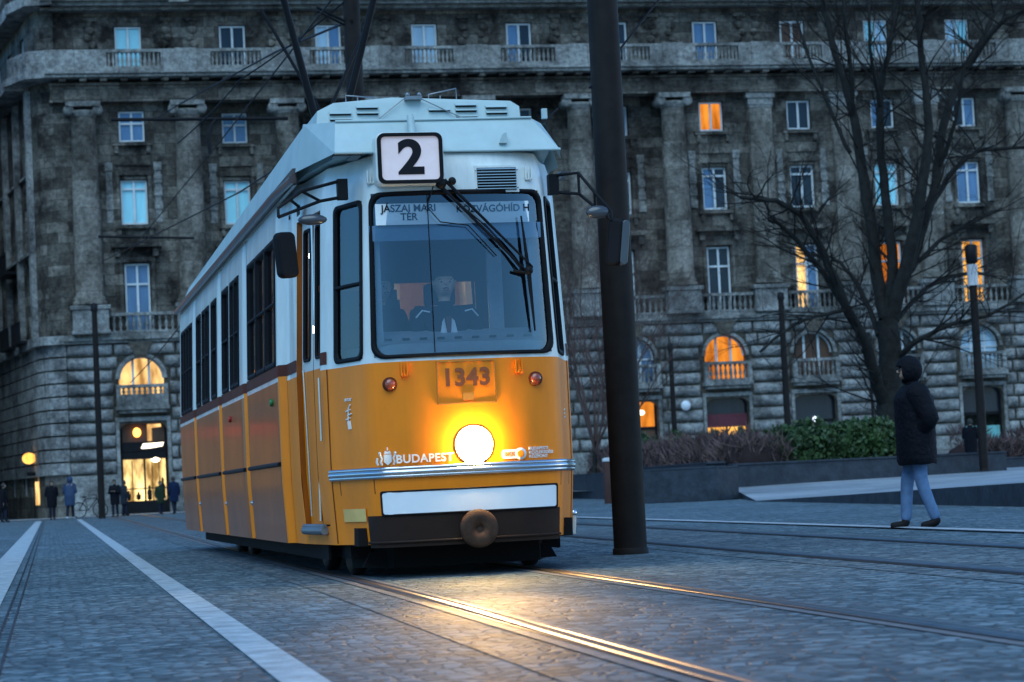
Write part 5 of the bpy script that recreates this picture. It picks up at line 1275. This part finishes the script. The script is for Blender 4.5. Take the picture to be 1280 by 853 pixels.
wire([(4.58, 60, 10.44), (4.46, 60, 10.3), (4.38, 60, 9.9), (4.41, 60, 9.55)], .06, 'curved pale registration arm hanging from the cross-span')
wire([(1.95, 80, 9.74), (5.2, 80, 9.6)], .045, 'second horizontal span tube lower on the left')
wire([(2.5, 42, 7.1), (3.33, 38, 7.53), (4.9, 36.1, 8.45)], .012, 'faint thin stay wire rising to the pole behind the roof', .05)
wire([(3.2, 90, 5.2), (3.61, 80, 5.46), (4.04, 50, 5.68)], .018, 'low wire just above the tram roof at the far left')

# bollard, bicycle
b = empty('bollard', (14.57, 60, 0), 'short dark bollard with a pale cap between tram and thick pole', 'bollard')
MB().lathe((14.57, 60, 0), [(.15, 0), (.15, 1.1), (.13, 1.12)], 18).build('post', mat('rusty_bollard', (.06, .03, .025), .6), b)
MB().lathe((14.57, 60, 1.12), [(.16, 0), (.16, .07), (.10, .1)], 18).build('cap', KERB, b)
bk = empty('bicycle', (1.75, 105.5, .03), 'dark bicycle leaning by the facade between two distant people', 'bicycle')
def bike():
    x, y, z = 1.75, 105.5, .03; o = bk
    for dx in (-.5, .5):
        w_ = MB(); n = 28; pts = [(x+dx+.34*math.cos(2*PI*k/n), y, z+.35+.34*math.sin(2*PI*k/n)) for k in range(n+1)]; w_.tube(pts, .022, 6)
        for k in range(8): w_.tube([(x+dx, y, z+.35), pts[int(k*n/8)]], .004, 4)
        w_.build('wheel', RUBBER, o)
    f = MB(); A, B_, C_, D_ = (x-.5, y, z+.35), (x-.08, y, z+.33), (x-.2, y, z+.85), (x+.36, y, z+.86); E_ = (x+.5, y, z+.35)
    for p, q in ((A, B_), (B_, C_), (A, C_), (C_, D_), (B_, D_), (D_, E_)): f.tube([p, q], .02, 6)
    f.build('frame', BLACKM, o); h = MB(); h.tube([D_, (x+.33, y, z+1.0), (x+.2, y-.22, z+1.02)], .014, 6); h.tube([(x+.33, y, z+1.0), (x+.2, y+.22, z+1.02)], .014, 6); h.build('handlebar', BLACKM, o)
    s_ = MB(); s_.ball((x-.24, y, z+.93), .1, 10, 6, (1.3, .7, .35)); s_.build('saddle', RUBBER, o); bk.rotation_euler = (0, 0, R(20))
bike()

# ------------------------------------------------------------------ trees, shrubs, hedges
BARK = mat('dark_bark', (.022, .022, .020), .9, noise=.35, scale=5, bump=.6); TWIG = mat('dark_twig', (.020, .018, .017), .9); BTWIG = mat('reddish_twig', (.085, .05, .042), .9, noise=.3)
LIMBS = {
 'trunk': [ (23.81,64.00,1.16,0.450), (24.04,64.00,2.55,0.413), (24.16,64.00,3.94,0.394), (24.09,64.00,4.88,0.375) ],
 'a': [ (24.09,64.00,4.88,0.281), (24.03,64.30,6.08,0.226), (24.09,65.00,8.53,0.191), (24.02,65.50,11.01,0.154), (23.73,66.00,13.05,0.116), (23.52,66.50,15.11,0.097) ],
 'a2': [ (24.02,65.50,11.01,0.096), (23.78,65.00,12.61,0.076), (23.67,65.00,14.78,0.057) ],
 'a3': [ (23.73,65.30,10.02,0.077), (23.28,66.00,11.83,0.058), (22.92,66.50,13.64,0.049), (22.67,67.00,15.23,0.039) ],
 'b': [ (24.09,64.00,4.88,0.244), (24.31,63.80,6.50,0.187), (24.06,63.50,9.04,0.149), (23.92,63.00,11.30,0.111), (24.11,62.50,12.60,0.092), (24.40,62.50,14.23,0.073) ],
 'b2': [ (23.91,63.00,11.07,0.074), (23.34,62.00,12.52,0.055), (23.36,62.00,14.13,0.045) ],
 'c': [ (24.13,64.00,4.76,0.281), (24.52,63.50,6.11,0.242), (24.95,63.00,8.25,0.185), (25.33,63.00,10.34,0.148), (25.27,63.00,12.22,0.111), (25.23,63.00,14.34,0.092) ],
 'd': [ (24.66,63.50,6.34,0.205), (25.73,64.00,8.48,0.169), (26.43,64.50,10.57,0.151), (27.24,65.00,12.09,0.133), (28.16,65.50,13.27,0.096), (29.17,66.00,14.72,0.077) ],
 'd2': [ (25.44,64.00,7.90,0.113), (26.94,65.00,9.43,0.095), (28.08,65.50,10.01,0.077), (29.73,66.00,10.13,0.058) ],
 'd3': [ (27.52,65.00,12.45,0.095), (28.19,64.00,13.57,0.075), (29.01,63.50,13.94,0.056) ],
 'd4': [ (26.03,64.20,9.21,0.094), (26.41,63.50,10.64,0.065), (26.56,63.00,12.20,0.055) ],
 'e': [ (24.11,64.00,2.08,0.244), (23.69,63.80,2.79,0.224), (23.04,63.00,4.15,0.185), (22.39,62.60,5.17,0.165), (21.77,62.20,6.41,0.128), (21.22,62.00,7.42,0.109), (20.44,61.80,8.09,0.091), (19.08,61.50,8.27,0.054) ],
 'e2': [ (22.39,62.60,5.17,0.110), (21.56,62.60,6.45,0.092), (20.78,62.60,7.39,0.073), (20.21,62.60,7.75,0.055) ],
 'g': [ (24.31,64.00,3.70,0.131), (24.70,63.00,4.21,0.092), (25.50,62.50,4.60,0.073), (26.39,62.00,4.76,0.055), (27.79,62.00,5.52,0.036) ],
 'h': [ (24.55,63.60,6.00,0.112), (25.62,64.30,6.86,0.075), (26.95,65.00,7.62,0.057), (28.48,65.50,8.20,0.038) ],
 'i': [ (24.39,64.00,4.87,0.094), (25.83,65.00,5.86,0.076), (27.20,65.50,6.29,0.058), (28.31,66.00,6.24,0.039) ],
 'j': [ (23.82,64.00,4.42,0.113), (23.70,65.00,5.92,0.076), (23.19,65.50,6.82,0.058), (22.62,66.00,7.06,0.039) ],
 'k': [ (22.43,62.60,5.10,0.073), (21.26,62.00,4.93,0.055), (20.26,61.50,4.59,0.045), (19.25,61.00,3.93,0.036) ],
}
def twigs(mb, p, d, L, r, depth, rnd, droop=0.0, kids=3):
    n = 4; pts = [p]; rr = [r]; cur = Vector(p); dd = Vector(d).normalized()
    for k in range(n):
        dd = (dd+Vector((rnd.uniform(-.22, .22), rnd.uniform(-.22, .22), rnd.uniform(-.16, .2)-droop))).normalized()
        cur = cur+dd*L/n; pts.append(cur.copy()); rr.append(r*(1-.62*(k+1)/n))
        if depth > 0:
            for _ in range(kids if k else 1):
                if rnd.random() < .62:
                    nd = (dd+Vector((rnd.uniform(-1, 1), rnd.uniform(-1, 1), rnd.uniform(-.35, .8)))).normalized()
                    twigs(mb, cur.copy(), nd, L*rnd.uniform(.45, .72), rr[-1]*.62, depth-1, rnd, droop, kids)
    mb.tube(pts, rr, 5 if r > .02 else 4, cap=False)
big = empty('bare_tree', (23.8, 64, .3), 'big leafless plane tree with forking limbs behind the walking pedestrian', 'tree')
tk = MB(); tk.tube([(p[0], p[1], p[2]) for p in [(23.75, 64, .25, .5)]+LIMBS['trunk']], [.44]+[q[3]*.86 for q in LIMBS['trunk']], 14); tk.build('trunk', BARK, big)
lb = MB(); rnd = random.Random(11); tw = MB()
for nme, pts in LIMBS.items():
    if nme == 'trunk': continue
    P_ = [Vector(p[:3]) for p in pts]; Q_ = [p[3]*.86 for p in pts]
    # smooth the limb with a Catmull-Rom pass
    S_, T_ = [], []
    for i in range(len(P_)-1):
        a, b, c, d = P_[max(i-1, 0)], P_[i], P_[i+1], P_[min(i+2, len(P_)-1)]
        for k in range(5):
            t = k/5; S_.append(.5*((2*b)+(c-a)*t+(2*a-5*b+4*c-d)*t*t+(3*b-a-3*c+d)*t**3)+Vector((rnd.uniform(-.03, .03), 0, rnd.uniform(-.03, .03)))); T_.append(Q_[i]+(Q_[i+1]-Q_[i])*t)
    S_.append(P_[-1]); T_.append(Q_[-1]); lb.tube(S_, T_, 10)
    for i in range(3, len(S_), 2):
        if T_[i] > .2: continue
        d = (S_[min(i+1, len(S_)-1)]-S_[i-1]).normalized()
        for _ in range(2):
            nd = (d*.7+Vector((rnd.uniform(-1, 1), rnd.uniform(-1, 1), rnd.uniform(-.4, .7)))).normalized()
            twigs(tw, S_[i], nd, rnd.uniform(1.0, 2.4), min(.032, T_[i]*.45), 2, rnd, .02, 2)
lb.build('limbs', BARK, big); tw.build('twigs', TWIG, big)
def small_bare(loc, h, label, seed, m, n=7, r=.09, spread=.45):
    rnd = random.Random(seed); o = empty('bare_shrub_tree', loc, label, 'tree'); t = MB(); t.tube([loc, (loc[0]+.1, loc[1], loc[2]+h*.22)], [r, r*.8], 8); t.build('trunk', BARK, o); c = MB()
    for k in range(n):
        a = 2*PI*k/n; twigs(c, Vector((loc[0]+.1, loc[1], loc[2]+h*.2*rnd.uniform(.8, 1))), Vector((spread*math.cos(a), spread*math.sin(a), 1)), h*rnd.uniform(.55, .8), r*.55, 3, rnd, 0, 3)
    c.build('crown', m, o)
small_bare((20.3, 86, 0), 9.5, 'bare reddish-twigged young tree just right of the tram', 5, BTWIG, 9, .10, .28)
small_bare((22.9, 92, 0), 8.0, 'bare young tree seen between tram and thick pole, farther back', 8, BTWIG, 8, .09, .3)
small_bare((30.6, 82, .3), 6.0, 'slender bare tree right of the big trunk', 21, TWIG, 6, .07, .4)
def hedge(name, path, wdt, z0, z1, m, label, seed, n, size, upright, core):
    """leaf or twig sprays through a hedge volume following a path"""
    rnd = random.Random(seed); o = empty(name, (*path[0], z0), label, 'hedge'); mb = MB(); cum_ = [0]
    for a, b in zip(path, path[1:]): cum_.append(cum_[-1]+math.dist(a, b))
    def at_(t):
        d = t*cum_[-1]
        for i in range(len(path)-1):
            if d <= cum_[i+1] or i == len(path)-2:
                u = (d-cum_[i])/(cum_[i+1]-cum_[i]); return Vector((path[i][0]+(path[i+1][0]-path[i][0])*u, path[i][1]+(path[i+1][1]-path[i][1])*u, 0)), Vector((path[i+1][0]-path[i][0], path[i+1][1]-path[i][1], 0)).normalized()
    for _ in range(n):
        t = rnd.random(); p, d = at_(t); nn = Vector((-d.y, d.x, 0)); hh = (z1-z0)*(.86+.14*math.sin(t*23+seed)+.08*math.sin(t*61)); v = rnd.random()**.55
        q = p+nn*rnd.uniform(-.5, .5)*wdt*math.sqrt(max(.05, 1-(v*.75)**2))+Vector((0, 0, z0+hh*v))
        dr = Vector((rnd.uniform(-.6, .6), rnd.uniform(-.6, .6), rnd.uniform(.1, 1) if upright else rnd.uniform(-.4, 1))).normalized(); s_ = size*rnd.uniform(.5, 1.3)
        w_ = dr.cross(Vector((rnd.uniform(-1, 1), rnd.uniform(-1, 1), rnd.uniform(-1, 1)))).normalized()*s_*(.05 if upright else .33)
        mb.add([q-w_*.3, q+dr*s_*.5+w_, q+dr*s_, q+dr*s_*.5-w_], [(0, 1, 2, 3)])
    mb.build('foliage', m, o)
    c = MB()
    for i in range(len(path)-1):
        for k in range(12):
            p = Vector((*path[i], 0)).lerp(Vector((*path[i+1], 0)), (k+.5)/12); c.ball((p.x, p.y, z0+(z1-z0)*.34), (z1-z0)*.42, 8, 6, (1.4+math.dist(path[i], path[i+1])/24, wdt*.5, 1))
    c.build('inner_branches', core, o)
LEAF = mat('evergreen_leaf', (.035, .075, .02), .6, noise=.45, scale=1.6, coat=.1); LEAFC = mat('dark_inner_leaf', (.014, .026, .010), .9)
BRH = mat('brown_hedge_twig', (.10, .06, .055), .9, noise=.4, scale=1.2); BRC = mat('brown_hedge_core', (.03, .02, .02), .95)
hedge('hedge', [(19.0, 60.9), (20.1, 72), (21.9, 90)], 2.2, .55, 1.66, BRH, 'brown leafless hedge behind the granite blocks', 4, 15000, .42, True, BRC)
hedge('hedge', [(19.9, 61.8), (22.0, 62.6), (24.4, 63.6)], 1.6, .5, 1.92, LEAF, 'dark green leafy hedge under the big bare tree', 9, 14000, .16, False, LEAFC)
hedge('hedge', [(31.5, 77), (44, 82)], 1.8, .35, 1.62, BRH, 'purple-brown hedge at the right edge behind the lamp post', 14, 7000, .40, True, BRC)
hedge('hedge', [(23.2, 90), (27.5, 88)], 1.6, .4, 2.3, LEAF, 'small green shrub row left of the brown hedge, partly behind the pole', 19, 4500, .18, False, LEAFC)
